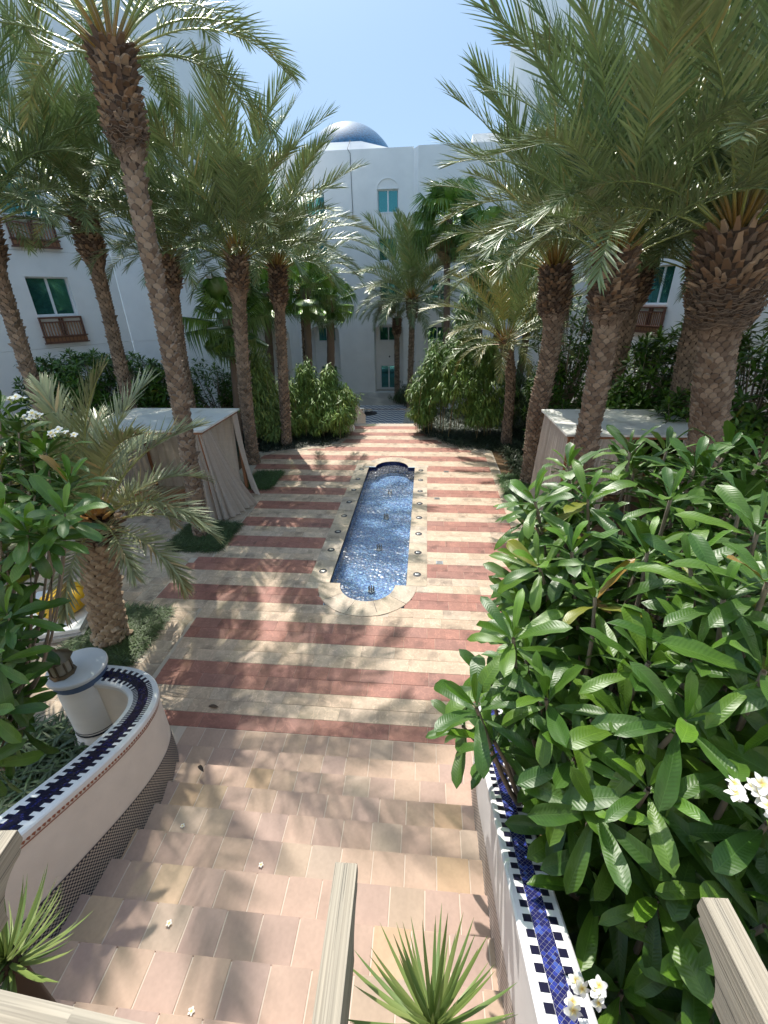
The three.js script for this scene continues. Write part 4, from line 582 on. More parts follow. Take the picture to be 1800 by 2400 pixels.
function datePalm(p) { // p: label, base, top, r, rb, boot, n, L, seed ...
  const [bx, by, bz] = p.base, t = thing('date_palm', p.label, 'palm tree', p.base, 0, 'date palms around the plaza'), r = rng(p.seed), rel = [V(0, 0, 0), ...(p.mid ?? []).map(([x, y, z]) => V(x - bx, y - by, z - bz)), V(p.top[0] - bx, p.top[1] - by, p.top[2] - bz)];
  const cv = new THREE.CatmullRomCurve3(rel), len = cv.getLength(), boot = p.boot ?? 0.9, sB = len - boot, N = 26, pts = cv.getSpacedPoints(N), rad = (s) => { let q = p.r * 0.84 * (1 + 0.22 * Math.exp(-s / 0.35)) * (1 - 0.06 * s / len) * (1 + 0.03 * Math.sin(s * 2.1 + p.seed)); if (s > sB - 0.35) { const k = Math.min(1, (s - sB + 0.35) / 0.5); q *= 1 + k * (p.rb / (p.r * 0.84) - 1) * 0.86; } return q; };
  part('trunk', new MB().tube(pts, (q) => rad(q * len) * 0.97, 14).geo(), M.trunk, t);
  const place = (s, a, out) => { const q = Math.min(0.999, s / len), P = cv.getPointAt(q), T0 = cv.getTangentAt(q), X = V(0, 0, 0).crossVectors(T0, V(0, 0, 1)).normalize(), Z = V(0, 0, 0).crossVectors(X, T0), n = X.clone().multiplyScalar(Math.cos(a)).addScaledVector(Z, Math.sin(a)); return [P.addScaledVector(n, out), n, T0]; };
  const scars = [], dz = p.dz ?? 0.095; let row = 0;
  for (let s = 0.02; s < sB - 0.05; s += dz, row++) { const R = rad(s), k = Math.round(6.283 * R / (p.sw ?? 0.165)); for (let j = 0; j < k; j++) { const a = (j + (row % 2) * 0.5 + (r() - 0.5) * 0.12) / k * 6.283, [P, n, T0] = place(s, a, R), y = T0.clone(), x = V(0, 0, 0).crossVectors(y, n).normalize(); const w = 6.283 * R / k * (0.98 + 0.1 * r()), h = dz * 1.6 * (0.92 + 0.2 * r()); scars.push([new THREE.Matrix4().makeBasis(x.multiplyScalar(w), y.multiplyScalar(h), n.clone().multiplyScalar(0.20 * (0.55 + 0.7 * r() + (r() < 0.07 ? 0.9 : 0)))).setPosition(P), s / len, r(), P.clone().add(t.position).distanceTo(camP) - n.dot(camP.clone().sub(P).sub(t.position).normalize()) * 2]); } }
  if (p.each) { scars.sort((a, b) => a[3] - b[3]); }
  const g = SCAR[p.far ? 1 : 0], rest = []; scars.forEach(([mt, q, w], i) => { if (p.each && i < 300) { const k = part('leaf_scar', g, (p.pale ? SCARPALE : SCARMAT)[Math.floor(w * 4)], t); mt.decompose(k.position, k.quaternion, k.scale); } else { const c = g.clone().applyMatrix4(mt), up = Math.max(0, q - 0.55), col = new Float32Array(c.attributes.position.count * 3), l = (0.6 + 0.8 * w) * (p.tone ?? 1); for (let v = 0; v < col.length; v += 3) { col[v] = (0.25 - 0.09 * up) * l; col[v + 1] = (0.185 - 0.11 * up) * l; col[v + 2] = (0.13 - 0.10 * up) * l; } c.setAttribute('color', new THREE.BufferAttribute(col, 3)); rest.push(c); } });
  if (rest.length) stuffPart('leaf_scars', mergeGeometries(rest), M.scale, t);
  let rb = 0; const bs = p.bs ?? 0.075; for (let s = sB - 0.12; s < len + 0.05; s += bs, rb++) { const R = rad(s) * 0.9, k = Math.max(7, Math.round(6.283 * R / (p.bw ?? 0.165))); for (let j = 0; j < k; j++) { const a = (j + (rb % 2) * 0.5 + (r() - 0.5) * 0.3) / k * 6.283, [P, n, T0] = place(s, a, R), tilt = 0.45 + 0.55 * r(), y = T0.clone().multiplyScalar(Math.cos(tilt)).addScaledVector(n, Math.sin(tilt)), x = V(0, 0, 0).crossVectors(y, n).normalize(), z = V(0, 0, 0).crossVectors(x, y), b = part('boot', BOOT[Math.floor(r() * 4)], M.boot[Math.floor(r() * 6)], t), w = 0.125 * (0.7 + 0.6 * r()), l = (0.09 + 0.11 * r()) * (p.bl ?? 1); new THREE.Matrix4().makeBasis(x.multiplyScalar(w), y.multiplyScalar(l), z.multiplyScalar(0.24)).setPosition(P).decompose(b.position, b.quaternion, b.scale); } }
  if (p.fibre) { const fm = new MB(); for (let k = 0; k < p.fibre; k++) { const s0 = sB - 0.15 + (boot * 0.75) * r() * r(), a0 = r() * 6.28, da = 0.5 + r() * 1.1, drop = (r() - 0.6) * 0.35, pts2 = []; for (let i = 0; i <= 6; i++) { const s = s0 + drop * i / 6 + 0.03 * Math.sin(i * 2 + k); pts2.push(place(Math.max(0.1, s), a0 + da * i / 6, rad(s) + 0.03 + 0.09 * r() * (1 - s / len) + 0.05 * Math.sin(i / 6 * 3.14))[0]); } const c = 0.10 + 0.16 * r(); fm.tube(pts2, () => 0.004 + 0.005 * r(), 4, [c, c * 0.72, c * 0.5]); } stuffPart('fibre', fm.geo(), M.scale, t); }
  const top = rel[rel.length - 1], set = p.set ?? (p.far ? FRfar : FR), n = p.n ?? 46, L = (p.L ?? 3.7) / (p.unit ?? 3.7), mats = p.mats ?? M.frond, hi = p.hi ?? 1.12;
  for (let k = 0; k < n; k++) {
    const q = k / (n - 1); let az = k * 2.39996 + r() * 0.35 + (p.az ?? 0); if (p.skip && q > 0.25 && Math.cos(az - p.skip[0]) > Math.cos(p.skip[1])) az += 2.2; const phi = 0.10 + hi * Math.pow(q, 0.8) + (r() - 0.5) * 0.16, gi = Math.max(0, Math.min(set.length - 1, Math.floor(q * set.length * 0.9 + r() * 1.2 - 0.3))), f = part('frond', set[gi], mats[Math.floor(r() * mats.length)], t);
    const sc = L * (0.78 + 0.3 * Math.sin(Math.PI * Math.min(1, q + 0.25)) + (r() - 0.5) * 0.14); f.position.set(top.x + Math.cos(az) * (0.06 + 0.16 * q), top.y + 0.12 - 0.3 * q, top.z - Math.sin(az) * (0.06 + 0.16 * q)); f.rotation.set((r() - 0.5) * 0.12, az, -phi, 'YZX'); f.scale.set(sc, sc, sc);
  }
  return t;
}
function fanGeo(seed, pet, R, droop) {
  const r = rng(seed), m = new MB(), n = 34; m.tube([V(0, 0, 0), V(0.03, pet * 0.5, 0), V(0.12, pet, 0)], (t) => 0.022 - 0.012 * t, 5, [1.6, 1.4, 0.7]);
  const c = V(0.12, pet, 0), ring = []; for (let k = 0; k <= n * 2; k++) { const a = (k / (n * 2) - 0.5) * 4.7, pl = (k % 2 ? 1 : -1) * 0.018, l = R * (0.62 + 0.1 * Math.cos(a)); ring.push([a, m.v(c.x + pl + 0.10 * l * l, c.y + Math.cos(a) * l, Math.sin(a) * l, 0, 0, [0.9, 0.95, 0.9]), l]); }
  const o = m.v(c.x, c.y, c.z, 0, 0, [1.3, 1.2, 0.8]); for (let k = 0; k < n * 2; k++) m.t(o, ring[k][1], ring[k + 1][1]);
  for (let k = 0; k + 2 <= n * 2; k += 2) { const a = ring[k + 1][0] + (r() - 0.5) * 0.05, l = R * (0.92 + 0.2 * r()), d = droop * (0.5 + r()), col = 0.8 + 0.4 * r(), e = m.v(c.x + 0.12 * l * l + d * l, c.y + Math.cos(a) * l * (1 - d * 0.4), Math.sin(a) * l * (1 - d * 0.3), 0, 1, [col, col, col]); m.t(ring[k][1], ring[k + 1][1], e); m.t(ring[k + 1][1], ring[k + 2][1], e); }
  return m.geo();
}
const FAN = [[3, 0.9, 0.85, 0.35], [5, 1.0, 0.95, 0.55], [8, 1.1, 0.95, 0.8], [13, 0.85, 0.9, 0.7]].map((a) => fanGeo(...a));
function fanPalm(p) {
  const t = thing('fan_palm', p.label, 'palm tree', p.base, 0, 'fan palms beyond the plaza'), r = rng(p.seed), top = V(p.top[0] - p.base[0], p.top[1] - p.base[1], p.top[2] - p.base[2]), cv = new THREE.CatmullRomCurve3([V(0, 0, 0), top.clone().multiplyScalar(0.5).add(V(0.08, 0, 0)), top]), n = p.n ?? 26;
  part('trunk', new MB().tube(cv.getSpacedPoints(30), (q) => p.r * (1.15 - 0.2 * q) * (1 + 0.04 * Math.sin(q * 60)) * (q > 0.86 ? 1 + (q - 0.86) * 5 : 1), 10).geo(), std(rgb(0.17, 0.12, 0.085), 1, { bumpMap: T.stoneBump, bumpScale: 0.02 }), t);
  for (let k = 0; k < (p.skirt ?? 0); k++) { const f = part('dead_leaf', FAN[2 + k % 2], M.fanDead, t), az = k * 2.4 + r(); f.position.set(top.x, top.y - 0.15 - r() * 0.5, top.z); f.rotation.set(0, az, -2.5 - r() * 0.45, 'YZX'); f.scale.setScalar(0.75 + r() * 0.2); }
  for (let k = 0; k < n; k++) { const q = k / (n - 1), f = part('fan_leaf', FAN[Math.min(3, Math.floor(q * 3 + r()))], M.fan[r() < 0.6 ? 0 : 1], t), az = k * 2.39996 + r() * 0.4, ph = 0.2 + (p.hi ?? 1.9) * q + (r() - 0.5) * 0.2; f.position.set(top.x, top.y + 0.1 - 0.3 * q, top.z); f.rotation.set((r() - 0.5) * 0.5, az, -ph, 'YZX'); f.scale.setScalar((p.s ?? 1) * (0.85 + 0.3 * r())); }
}
datePalm({ label: 'tallest date palm, its trunk crossing the upper left with a thick brown collar', base: [-6.25, 0, -10.35], mid: [[-6.0, 4.5, -10.35], [-5.95, 7.4, -10.35]], top: [-5.84, 10.15, -10.35], r: 0.205, rb: 0.386, boot: 1.35, n: 34, L: 4.6, hi: 1.2, fibre: 90, skip: [-0.75, 0.6], seed: 11, each: true, az: 0.5 });
datePalm({ label: 'date palm against the white left wing, second trunk left of the tallest palm', base: [-11.5, 0, -16], mid: [[-11.25, 5.6, -16]], top: [-11.2, 8.55, -16], r: 0.234, rb: 0.431, boot: 1.2, n: 48, L: 4.3, seed: 12, far: true });
datePalm({ label: 'leaning date palm trunk at the left edge in front of the left wing window', base: [-12.4, 0, -13], mid: [[-12.2, 5.4, -13]], top: [-12.0, 8.1, -13], r: 0.211, rb: 0.379, boot: 0.9, n: 46, L: 4.2, seed: 13 });
datePalm({ label: 'date palm just behind the tallest palm, left of the cabana', base: [-9.6, 0, -17], mid: [[-9.42, 4.2, -17]], top: [-9.15, 7.4, -17], r: 0.226, rb: 0.396, boot: 0.9, n: 46, L: 4.0, seed: 14, far: true });
datePalm({ label: 'date palm beside the right corner of the left cabana', base: [-6.92, 0, -16.32], mid: [[-6.82, 2.8, -16.32], [-6.6, 5.3, -16.32]], top: [-6.38, 7.3, -16.32], r: 0.242, rb: 0.388, boot: 0.95, n: 42, L: 4.4, seed: 15, hi: 1.08 });
datePalm({ label: 'date palm rising out of the left bamboo bed next to the plaza', base: [-6.27, 0, -18.83], mid: [[-6.06, 3.3, -18.83]], top: [-5.8, 7.15, -18.83], r: 0.220, rb: 0.365, boot: 1.25, n: 40, L: 4.3, seed: 16, far: true, hi: 1.15 });
datePalm({ label: 'short silvery date palm nearest the viewer, beside the lantern pillar', base: [-6.08, 0, -6.12], mid: [[-5.85, 1.4, -6.12]], top: [-5.5, 2.75, -6.12], r: 0.30, rb: 0.34, boot: 0.35, n: 27, L: 2.25, unit: 1.9, seed: 17, pale: true, each: true, set: FRgrey, mats: [M.frondGrey], hi: 1.45, dz: 0.1, sw: 0.16, tone: 1.1 });
datePalm({ label: 'date palm standing in the middle of the far end, right of its shorter neighbour', base: [-1.15, -1.5, -33], mid: [[-1.03, 4.2, -33]], top: [-1.04, 5.85, -33], r: 0.204, rb: 0.381, boot: 1.15, n: 58, L: 4.9, seed: 18, far: true, hi: 1.5 });
datePalm({ label: 'shorter date palm in front of the far arch with a narrow tuft of leaves', base: [-2.23, -1.5, -35.5], top: [-2.24, 4.5, -35.5], r: 0.204, rb: 0.345, boot: 1.0, n: 16, L: 2.6, seed: 19, far: true, hi: 0.9 });
datePalm({ label: 'small yellowish date palm in front of the right bamboo clump', base: [3.65, 0, -19.15], mid: [[3.52, 3.0, -19.15]], top: [3.2, 4.35, -19.15], r: 0.204, rb: 0.254, boot: 0.4, n: 44, L: 3.3, seed: 20, far: true, hi: 1.45, mats: [M.frond[0], M.frondYellow] });
datePalm({ label: 'date palm at the left corner of the right cabana, rising from the grass square', base: [3.81, 0, -14.81], mid: [[3.72, 2.3, -14.81], [3.86, 4.5, -14.81]], top: [3.68, 6.7, -14.81], r: 0.315, rb: 0.469, boot: 1.15, n: 44, L: 4.5, seed: 21, fibre: 70, each: true, hi: 1.0 });
datePalm({ label: 'thick date palm whose trunk passes in front of the right cabana roof', base: [3.93, 0, -10.7], mid: [[3.95, 2.4, -10.7], [3.93, 4.9, -10.7]], top: [3.83, 6.75, -10.7], r: 0.276, rb: 0.447, boot: 1.1, n: 40, L: 4.2, seed: 22, fibre: 70, each: true, hi: 0.95, az: 1.1 });
datePalm({ label: 'date palm behind the right cabana, close behind the thick palm', base: [6.5, 0, -16], mid: [[6.48, 4.5, -16]], top: [6.56, 6.95, -16], r: 0.25, rb: 0.45, boot: 1.2, n: 44, L: 4.0, seed: 23, far: true, hi: 1.05 });
datePalm({ label: 'largest date palm on the right with a massive shaggy collar', base: [6.75, 0, -10], mid: [[6.3, 2.8, -10], [5.92, 4.9, -10]], top: [5.66, 7.0, -10], r: 0.39, rb: 0.66, boot: 1.5, n: 46, L: 5.2, unit: 3.9, seed: 24, each: true, fibre: 260, set: FRnear, hi: 1.05, az: 0.2, sw: 0.15, dz: 0.1, bl: 1.5, bw: 0.19, bs: 0.1 });
datePalm({ label: 'date palm half hidden behind the largest palm on the right', base: [7.9, 0, -14], mid: [[7.55, 4.0, -14]], top: [7.35, 6.6, -14], r: 0.28, rb: 0.42, boot: 0.8, n: 44, L: 4.2, seed: 25, far: true, hi: 1.05 });
datePalm({ label: 'date palm cut by the right edge behind the frangipani', base: [8.5, 0, -11.6], mid: [[9.0, 3.2, -11.6]], top: [9.5, 7.2, -11.6], r: 0.3, rb: 0.45, boot: 0.8, n: 44, L: 4.4, seed: 26, far: true, hi: 1.2 });
fanPalm({ label: 'dark fan palm between the tallest palm and the cabana palm', base: [-8.6, 0, -19], top: [-8.15, 5.3, -19], r: 0.17, seed: 31, hi: 2.3, n: 26, s: 0.95 });
fanPalm({ label: 'fan palm with red brown trunk behind the left bamboo', base: [-6.75, 0, -25], top: [-6.35, 6.5, -25], r: 0.19, seed: 32, hi: 2.3, n: 22, s: 1.0 });
fanPalm({ label: 'fan palm beside the far left arch', base: [-5.95, 0, -27], top: [-5.5, 5.9, -27], r: 0.22, seed: 33, hi: 2.1, n: 17, s: 0.9 });
fanPalm({ label: 'fan palm between the two left date palms, against the white wing', base: [-9.3, 0, -26], top: [-8.9, 6.3, -26], r: 0.2, seed: 34, hi: 2.2, n: 26, s: 1.0 });
fanPalm({ label: 'tall fan palm with a brown skirt of dead leaves right of the far end', base: [1.32, -1.5, -30], top: [1.02, 9.9, -30], r: 0.2, seed: 35, hi: 1.9, n: 30, skirt: 18, s: 1.2 });
fanPalm({ label: 'fan palm with a small skirt right of the tall one', base: [3.05, 0, -28], top: [2.97, 8.6, -28], r: 0.17, seed: 36, hi: 2.0, n: 24, skirt: 9, s: 1.0 });
fanPalm({ label: 'shorter bright fan palm right of the skirted pair', base: [3.3, 0, -25], top: [3.8, 6.9, -25], r: 0.17, seed: 37, hi: 2.2, n: 26, s: 1.05 });
fanPalm({ label: 'fan palm close behind the small yellowish date palm', base: [4.6, 0, -23.5], top: [4.9, 6.2, -23.5], r: 0.17, seed: 39, hi: 2.1, n: 24, s: 1.05 });
datePalm({ label: 'slim date palm far back against the left part of the far block', base: [-8.0, 0, -30], top: [-7.8, 6.4, -30], r: 0.24, rb: 0.4, boot: 0.9, n: 40, L: 4.0, seed: 27, far: true, hi: 1.25 });

// ---------------------------------------------------------------- broad-leaved shrubs
function leafGeo(seed, bendA, fold, wide = 0.295) { // unit length along +y, face towards +z
  const r = rng(seed), m = new MB(), S = 9, rows = []; const tw = (r() - 0.5) * 0.3; let y = 0, z = 0;
  for (let i = 0; i <= S; i++) { const t = i / S, w = wide * 0.5 * 1.22 * Math.pow(t + 0.012, 0.72) * Math.pow(Math.max(0, 1 - Math.pow(t, 4.5)), 0.62) * (t < 0.14 ? 0.45 + t * 4 : 1) + 0.004, a = bendA * t * t, row = []; if (i) { y += Math.cos(a) / S; z -= Math.sin(a) / S; } const wav = 0.012 * Math.sin(t * 17 + seed);
    for (const s of [-1, -0.5, 0, 0.5, 1]) { const X = s * w, zz = Math.abs(s) * w * fold + (Math.abs(s) === 1 ? wav : 0) - w * 0.25 * fold * s * s, c = Math.cos(tw * t), q = Math.sin(tw * t); row.push(m.v(X * c, y, z + zz + X * q, 0.5 + s * 0.5, t)); } rows.push(row); }
  for (let i = 0; i < S; i++) for (let j = 0; j < 4; j++) m.q(rows[i][j], rows[i][j + 1], rows[i + 1][j + 1], rows[i + 1][j]);
  return m.geo();
}
const LEAF = [[1, 0.35, 0.25], [2, 0.6, 0.35], [3, 0.9, 0.2], [4, 0.2, 0.5], [5, 0.75, 0.3, 0.20], [6, 0.45, 0.4, 0.26]].map((a) => leafGeo(...a));
const LEAFlow = [[1, 0.5], [2, 0.8], [3, 0.2]].map(([s, b]) => { const m = new MB(), rows = [], r = rng(s); let y = 0, z = 0; for (let i = 0; i <= 4; i++) { const t = i / 4, w = 0.14 * Math.pow(Math.sin(Math.PI * (t * 0.94 + 0.03)), 0.7), a = b * t * t; if (i) { y += Math.cos(a) / 4; z -= Math.sin(a) / 4; } rows.push([m.v(-w, y, z + w * 0.3, 0, t), m.v(0, y, z, 0.5, t), m.v(w, y, z + w * 0.3, 1, t)]); } for (let i = 0; i < 4; i++) for (let j = 0; j < 2; j++) m.q(rows[i][j], rows[i][j + 1], rows[i + 1][j + 1], rows[i + 1][j]); return m.geo(); });
const FLOWER = (() => { const m = new MB(); for (let k = 0; k < 5; k++) { const a = k * 1.2566, ca = Math.cos(a), sa = Math.sin(a), rows = []; for (let i = 0; i <= 4; i++) { const t = i / 4, w = 0.017 * Math.sin(Math.PI * Math.min(0.97, t * 0.8 + 0.12)), l = 0.045 * t, up = 0.012 + 0.018 * t - 0.016 * t * t, col = t < 0.2 ? [0.85, 0.55, 0.08] : t < 0.4 ? [0.86, 0.80, 0.45] : [0.88, 0.87, 0.82]; const P = (s, dy) => m.v(ca * l - sa * s * w, up + dy, sa * l + ca * s * w, 0, 0, col); rows.push([P(-1, 0.005), P(0, 0), P(1, -0.004)]); } for (let i = 0; i < 4; i++) for (let j = 0; j < 2; j++) m.q(rows[i][j], rows[i + 1][j], rows[i + 1][j + 1], rows[i][j + 1]); } m.tube([V(0, -0.03, 0), V(0, 0.014, 0)], (t) => 0.003 + 0.002 * t, 5, [0.5, 0.6, 0.2]); return m.geo(); })();
const thicken = (list, k, seed) => { const r = rng(seed), out = [...list]; for (const q of list) for (let i = 0; i < k; i++) { const d = V(q[0], q[1] - 6, q[2]).normalize(), m = 0.12 + 0.5 * r(); out.push([q[0] + d.x * m + (r() - 0.5) * 0.35, q[1] + d.y * m - 0.15 - 0.35 * r(), q[2] + d.z * m + (r() - 0.5) * 0.35]); } return out; };
function frangipani(p) { // p: label, base, ros: [[x, y, z, kind?]], leaf length, n, flowers [[x,y,z]], low
  const [bx, by, bz] = p.base, o = thing(p.name ?? 'frangipani_tree', p.label, p.cat ?? 'shrub', p.base, 0, p.group), r = rng(p.seed), L = p.leaf ?? 0.36, leaves = [], geos = p.low ? LEAFlow : LEAF, c = p.ros.reduce((a, q) => a.add(V(q[0], q[1], q[2])), V(0, 0, 0)).multiplyScalar(1 / p.ros.length), rel = (v) => V(v.x - bx, v.y - by, v.z - bz);
  const hub = V(bx + (c.x - bx) * 0.4, by + (c.y - by) * 0.34, bz + (c.z - bz) * 0.4), br = [new MB().tube([V(0, -0.1, 0), rel(hub).multiplyScalar(0.5).add(V(0.05, 0, 0.04)), rel(hub)], (t) => (p.stem ?? 0.09) * (1 - 0.35 * t), 9).geo()];
  part('trunk', br[0], M.branch, o);
  p.ros.forEach((q, ri) => {
    const P = V(q[0], q[1], q[2]), ax = P.clone().sub(c).multiplyScalar(p.spread ?? 0.5).add(V((r() - 0.5) * 0.5, 1, (r() - 0.5) * 0.5)).normalize(); if (p.lean) ax.add(V(...p.lean)).normalize();
    const foot = P.clone().addScaledVector(ax, -0.12), mid = foot.clone().lerp(hub, 0.5).add(V((r() - 0.5) * 0.3, -0.18 - 0.2 * r(), (r() - 0.5) * 0.3));
    if (!p.low || ri % 2 === 0) part('branch', new MB().tube(new THREE.CatmullRomCurve3([rel(hub), rel(mid), rel(foot), rel(P)]).getSpacedPoints(9), (t) => (p.twig ?? 0.032) * (1 - 0.55 * t), 6).geo(), M.branch, o);
    const n = Math.round((p.n ?? 15) * (0.8 + 0.4 * r())), x0 = V(0, 0, 0).crossVectors(ax, V(0.3, 0.1, 1)).normalize(), y0 = V(0, 0, 0).crossVectors(ax, x0), ph = r() * 6.28;
    for (let k = 0; k < n; k++) {
      const t = k / (n - 1), az = ph + k * 2.39996 + (r() - 0.5) * 0.3, el = 0.22 + 1.5 * Math.pow(t, 0.75) + (r() - 0.5) * 0.2, rad = x0.clone().multiplyScalar(Math.cos(az)).addScaledVector(y0, Math.sin(az)), d = ax.clone().multiplyScalar(Math.cos(el)).addScaledVector(rad, Math.sin(el)); d.y -= 0.10 * t; d.normalize();
      const nn = ax.clone().addScaledVector(d, -ax.dot(d)); if (nn.lengthSq() < 0.01) nn.copy(rad).negate(); nn.addScaledVector(x0, (r() - 0.5) * 0.5).addScaledVector(d, -nn.dot(d)).normalize(); const X = V(0, 0, 0).crossVectors(d, nn).normalize(), Z = V(0, 0, 0).crossVectors(X, d), l = L * (0.45 + 0.55 * Math.min(1, t * 2.2 + 0.25)) * (0.8 + 0.35 * r()), wq = l * (0.92 + 0.25 * r());
      const pos = P.clone().addScaledVector(ax, 0.02 - 0.13 * t).addScaledVector(d, 0.02), young = t < 0.2, dry = r() < 0.004, sick = r() < 0.02; leaves.push([new THREE.Matrix4().makeBasis(X.multiplyScalar(wq), d.clone().multiplyScalar(l), Z.multiplyScalar(l)).setPosition(rel(pos)), dry ? M.leafDry : sick ? M.leafSick : young ? M.leafYoung[Math.floor(r() * 2)] : M.leafOld[Math.floor(r() * 4)], Math.floor(r() * geos.length), pos.distanceTo(camP)]);
    }
  });
  leaves.sort((a, b) => a[3] - b[3]); const rest = leaves.slice(p.parts ?? 300);
  leaves.slice(0, p.parts ?? 300).forEach(([mt, mat, g]) => { const k = part('leaf', geos[g], mat, o); mt.decompose(k.position, k.quaternion, k.scale); });
  geos.forEach((g, gi) => { const s = rest.filter((q) => q[2] === gi); if (!s.length) return; const im = new THREE.InstancedMesh(g, M.leafOld[gi % 4], s.length); im.name = 'leaves'; im.userData.kind = 'stuff'; im.castShadow = im.receiveShadow = true; s.forEach((q, i) => { im.setMatrixAt(i, q[0]); const v = 0.75 + 0.5 * r(); im.setColorAt(i, new THREE.Color().setRGB(v, v, v)); }); o.add(im); });
  for (const [x, y, z, cnt = 8] of p.flowers ?? []) for (let k = 0; k < cnt; k++) { const f = part('flower', FLOWER, M.flower, o), a = r() * 6.28, d = Math.sqrt(r()) * 0.10; f.position.set(x - bx + Math.cos(a) * d, y - by + (r() - 0.3) * 0.06, z - bz + Math.sin(a) * d); f.rotation.set((r() - 0.2) * 0.9, r() * 6, (r() - 0.5) * 0.9); f.scale.setScalar(0.85 + 0.3 * r()); }
  return o;
}
{
  const near = [[1.47, 4.07, -1.43], [1.46, 3.53, -1.16], [1.23, 3.25, -1.22], [1.11, 2.69, -1.04], [1.41, 3.54, -1.38], [1.53, 3.91, -1.24], [1.53, 3.51, -1.04], [1.36, 3.13, -1.06], [1.05, 2.93, -1.38], [1.42, 3.10, -0.94], [1.0, 2.5, -1.06], [1.6, 2.6, -1.2], [1.3, 2.3, -0.9], [1.8, 3.0, -1.4], [1.9, 3.4, -1.1], [1.2, 2.5, -1.6], [1.7, 2.2, -1.0], [2.1, 2.7, -1.0]];
  const mid = [[1.76, 4.18, -3.08], [1.32, 3.93, -2.80], [1.42, 3.94, -2.14], [0.43, 3.28, -2.28], [0.91, 3.41, -2.28], [0.71, 3.66, -2.61], [1.08, 3.22, -1.64], [1.33, 3.44, -1.66], [1.64, 4.04, -2.10], [1.33, 3.52, -2.04], [1.47, 3.87, -1.78], [1.05, 3.22, -1.97], [1.29, 4.0, -3.33], [1.2, 3.0, -2.5], [1.6, 3.3, -2.9], [1.3, 2.6, -2.0], [1.7, 2.9, -2.2], [1.9, 3.5, -2.0], [1.4, 2.2, -1.9]];
  const right = [[2.30, 4.50, -2.84], [1.98, 4.49, -2.24], [1.80, 4.36, -2.27], [1.85, 4.28, -2.69], [1.82, 4.19, -1.86], [2.55, 4.48, -3.42], [2.4, 4.2, -2.2], [2.2, 3.6, -2.4], [2.6, 3.8, -2.9], [2.9, 4.2, -2.7], [2.3, 3.0, -1.9], [2.7, 3.2, -2.3], [2.1, 2.6, -1.7], [2.1, 3.9, -1.6], [2.5, 2.6, -1.5]];
  const far = [[1.08, 4.20, -3.92], [1.00, 3.92, -3.21], [1.55, 4.25, -3.88], [2.17, 4.49, -4.62], [2.67, 4.43, -4.30], [3.23, 4.50, -4.28], [2.16, 4.38, -3.67], [2.65, 4.43, -4.07], [1.50, 4.38, -4.39], [2.67, 4.42, -4.86], [3.26, 4.44, -4.81], [3.6, 4.3, -4.4], [3.2, 4.0, -3.6], [1.6, 3.6, -4.2], [2.2, 3.7, -4.0], [2.8, 3.6, -3.9], [1.3, 3.2, -3.5], [1.9, 3.0, -3.3], [2.5, 3.0, -3.2], [3.7, 3.6, -4.0], [1.0, 3.3, -3.4], [1.0, 3.0, -3.0], [1.25, 2.6, -3.2], [1.1, 3.6, -3.7], [1.3, 3.7, -3.3], [1.2, 2.5, -3.9], [2.0, 2.3, -3.8], [2.9, 2.5, -3.8]];
  const G = 'frangipani trees beside the right parapet';
  frangipani({ label: 'frangipani with big dark leaves and a white flower cluster nearest the lower right corner', base: [1.9, 0, -1.4], ros: thicken(near, 1, 1).map((q) => [q[0] * 1.17, 6 + (q[1] - 6) * 1.17, q[2] * 1.17]), seed: 51, leaf: 0.42, n: 12, flowers: [[1.50, 3.93, -1.32, 9], [0.90, 2.80, -0.95, 7]], group: G });
  frangipani({ label: 'frangipani whose branch tips hang over the far end of the right parapet', base: [1.9, 0, -2.7], ros: thicken(mid, 2, 2), seed: 52, leaf: 0.43, n: 13, group: G });
  frangipani({ label: 'frangipani with bare grey forked branches showing, at the right edge', base: [2.7, 0, -2.3], ros: thicken(right, 2, 3), seed: 53, leaf: 0.44, n: 13, group: G });
  frangipani({ label: 'frangipani with the highest bright leaf tips, in front of the right cabana', base: [2.4, 0, -4.3], ros: thicken(far, 3, 4), seed: 54, leaf: 0.44, n: 13, group: G });
  const left = [[-3.35, 4.22, -3.38], [-3.61, 4.12, -3.19], [-3.95, 3.87, -3.06], [-3.5, 4.05, -3.25], [-4.26, 4.48, -3.76], [-4.36, 4.78, -4.23], [-4.06, 4.55, -4.15], [-3.64, 4.33, -3.85], [-3.80, 3.43, -2.86], [-3.82, 3.13, -2.59], [-3.80, 2.80, -2.32], [-3.86, 4.24, -3.23], [-3.91, 4.26, -3.69], [-4.66, 4.94, -4.39], [-4.2, 3.8, -3.4], [-4.5, 4.2, -3.8], [-4.1, 3.3, -2.9], [-4.4, 3.0, -3.0], [-4.8, 4.4, -4.4], [-4.6, 3.6, -3.6], [-4.0, 2.7, -2.6], [-4.1, 3.2, -2.75], [-4.3, 3.4, -3.1], [-4.5, 3.9, -3.4], [-4.9, 4.6, -4.6], [-4.4, 4.4, -4.3], [-4.3, 2.6, -2.7], [-4.5, 2.2, -2.9], [-4.2, 2.0, -2.3], [-4.7, 2.9, -3.3], [-4.9, 2.4, -3.2]];
  frangipani({ label: 'frangipani with white flowers at the left edge above the lantern pillar', base: [-5.7, 0, -2.3], ros: [...left, ...thicken(left.slice(4, 8), 1, 5).slice(4).map((q) => [q[0] - 0.12, q[1] + 0.12, q[2]]), ...thicken(left.slice(14), 1, 6).slice(left.length - 14)], seed: 55, twig: 0.02, leaf: 0.42, n: 15, flowers: [[-4.3, 5.09, -4.28, 7], [-4.01, 4.93, -4.12, 7], [-3.64, 4.80, -3.98, 7]] });
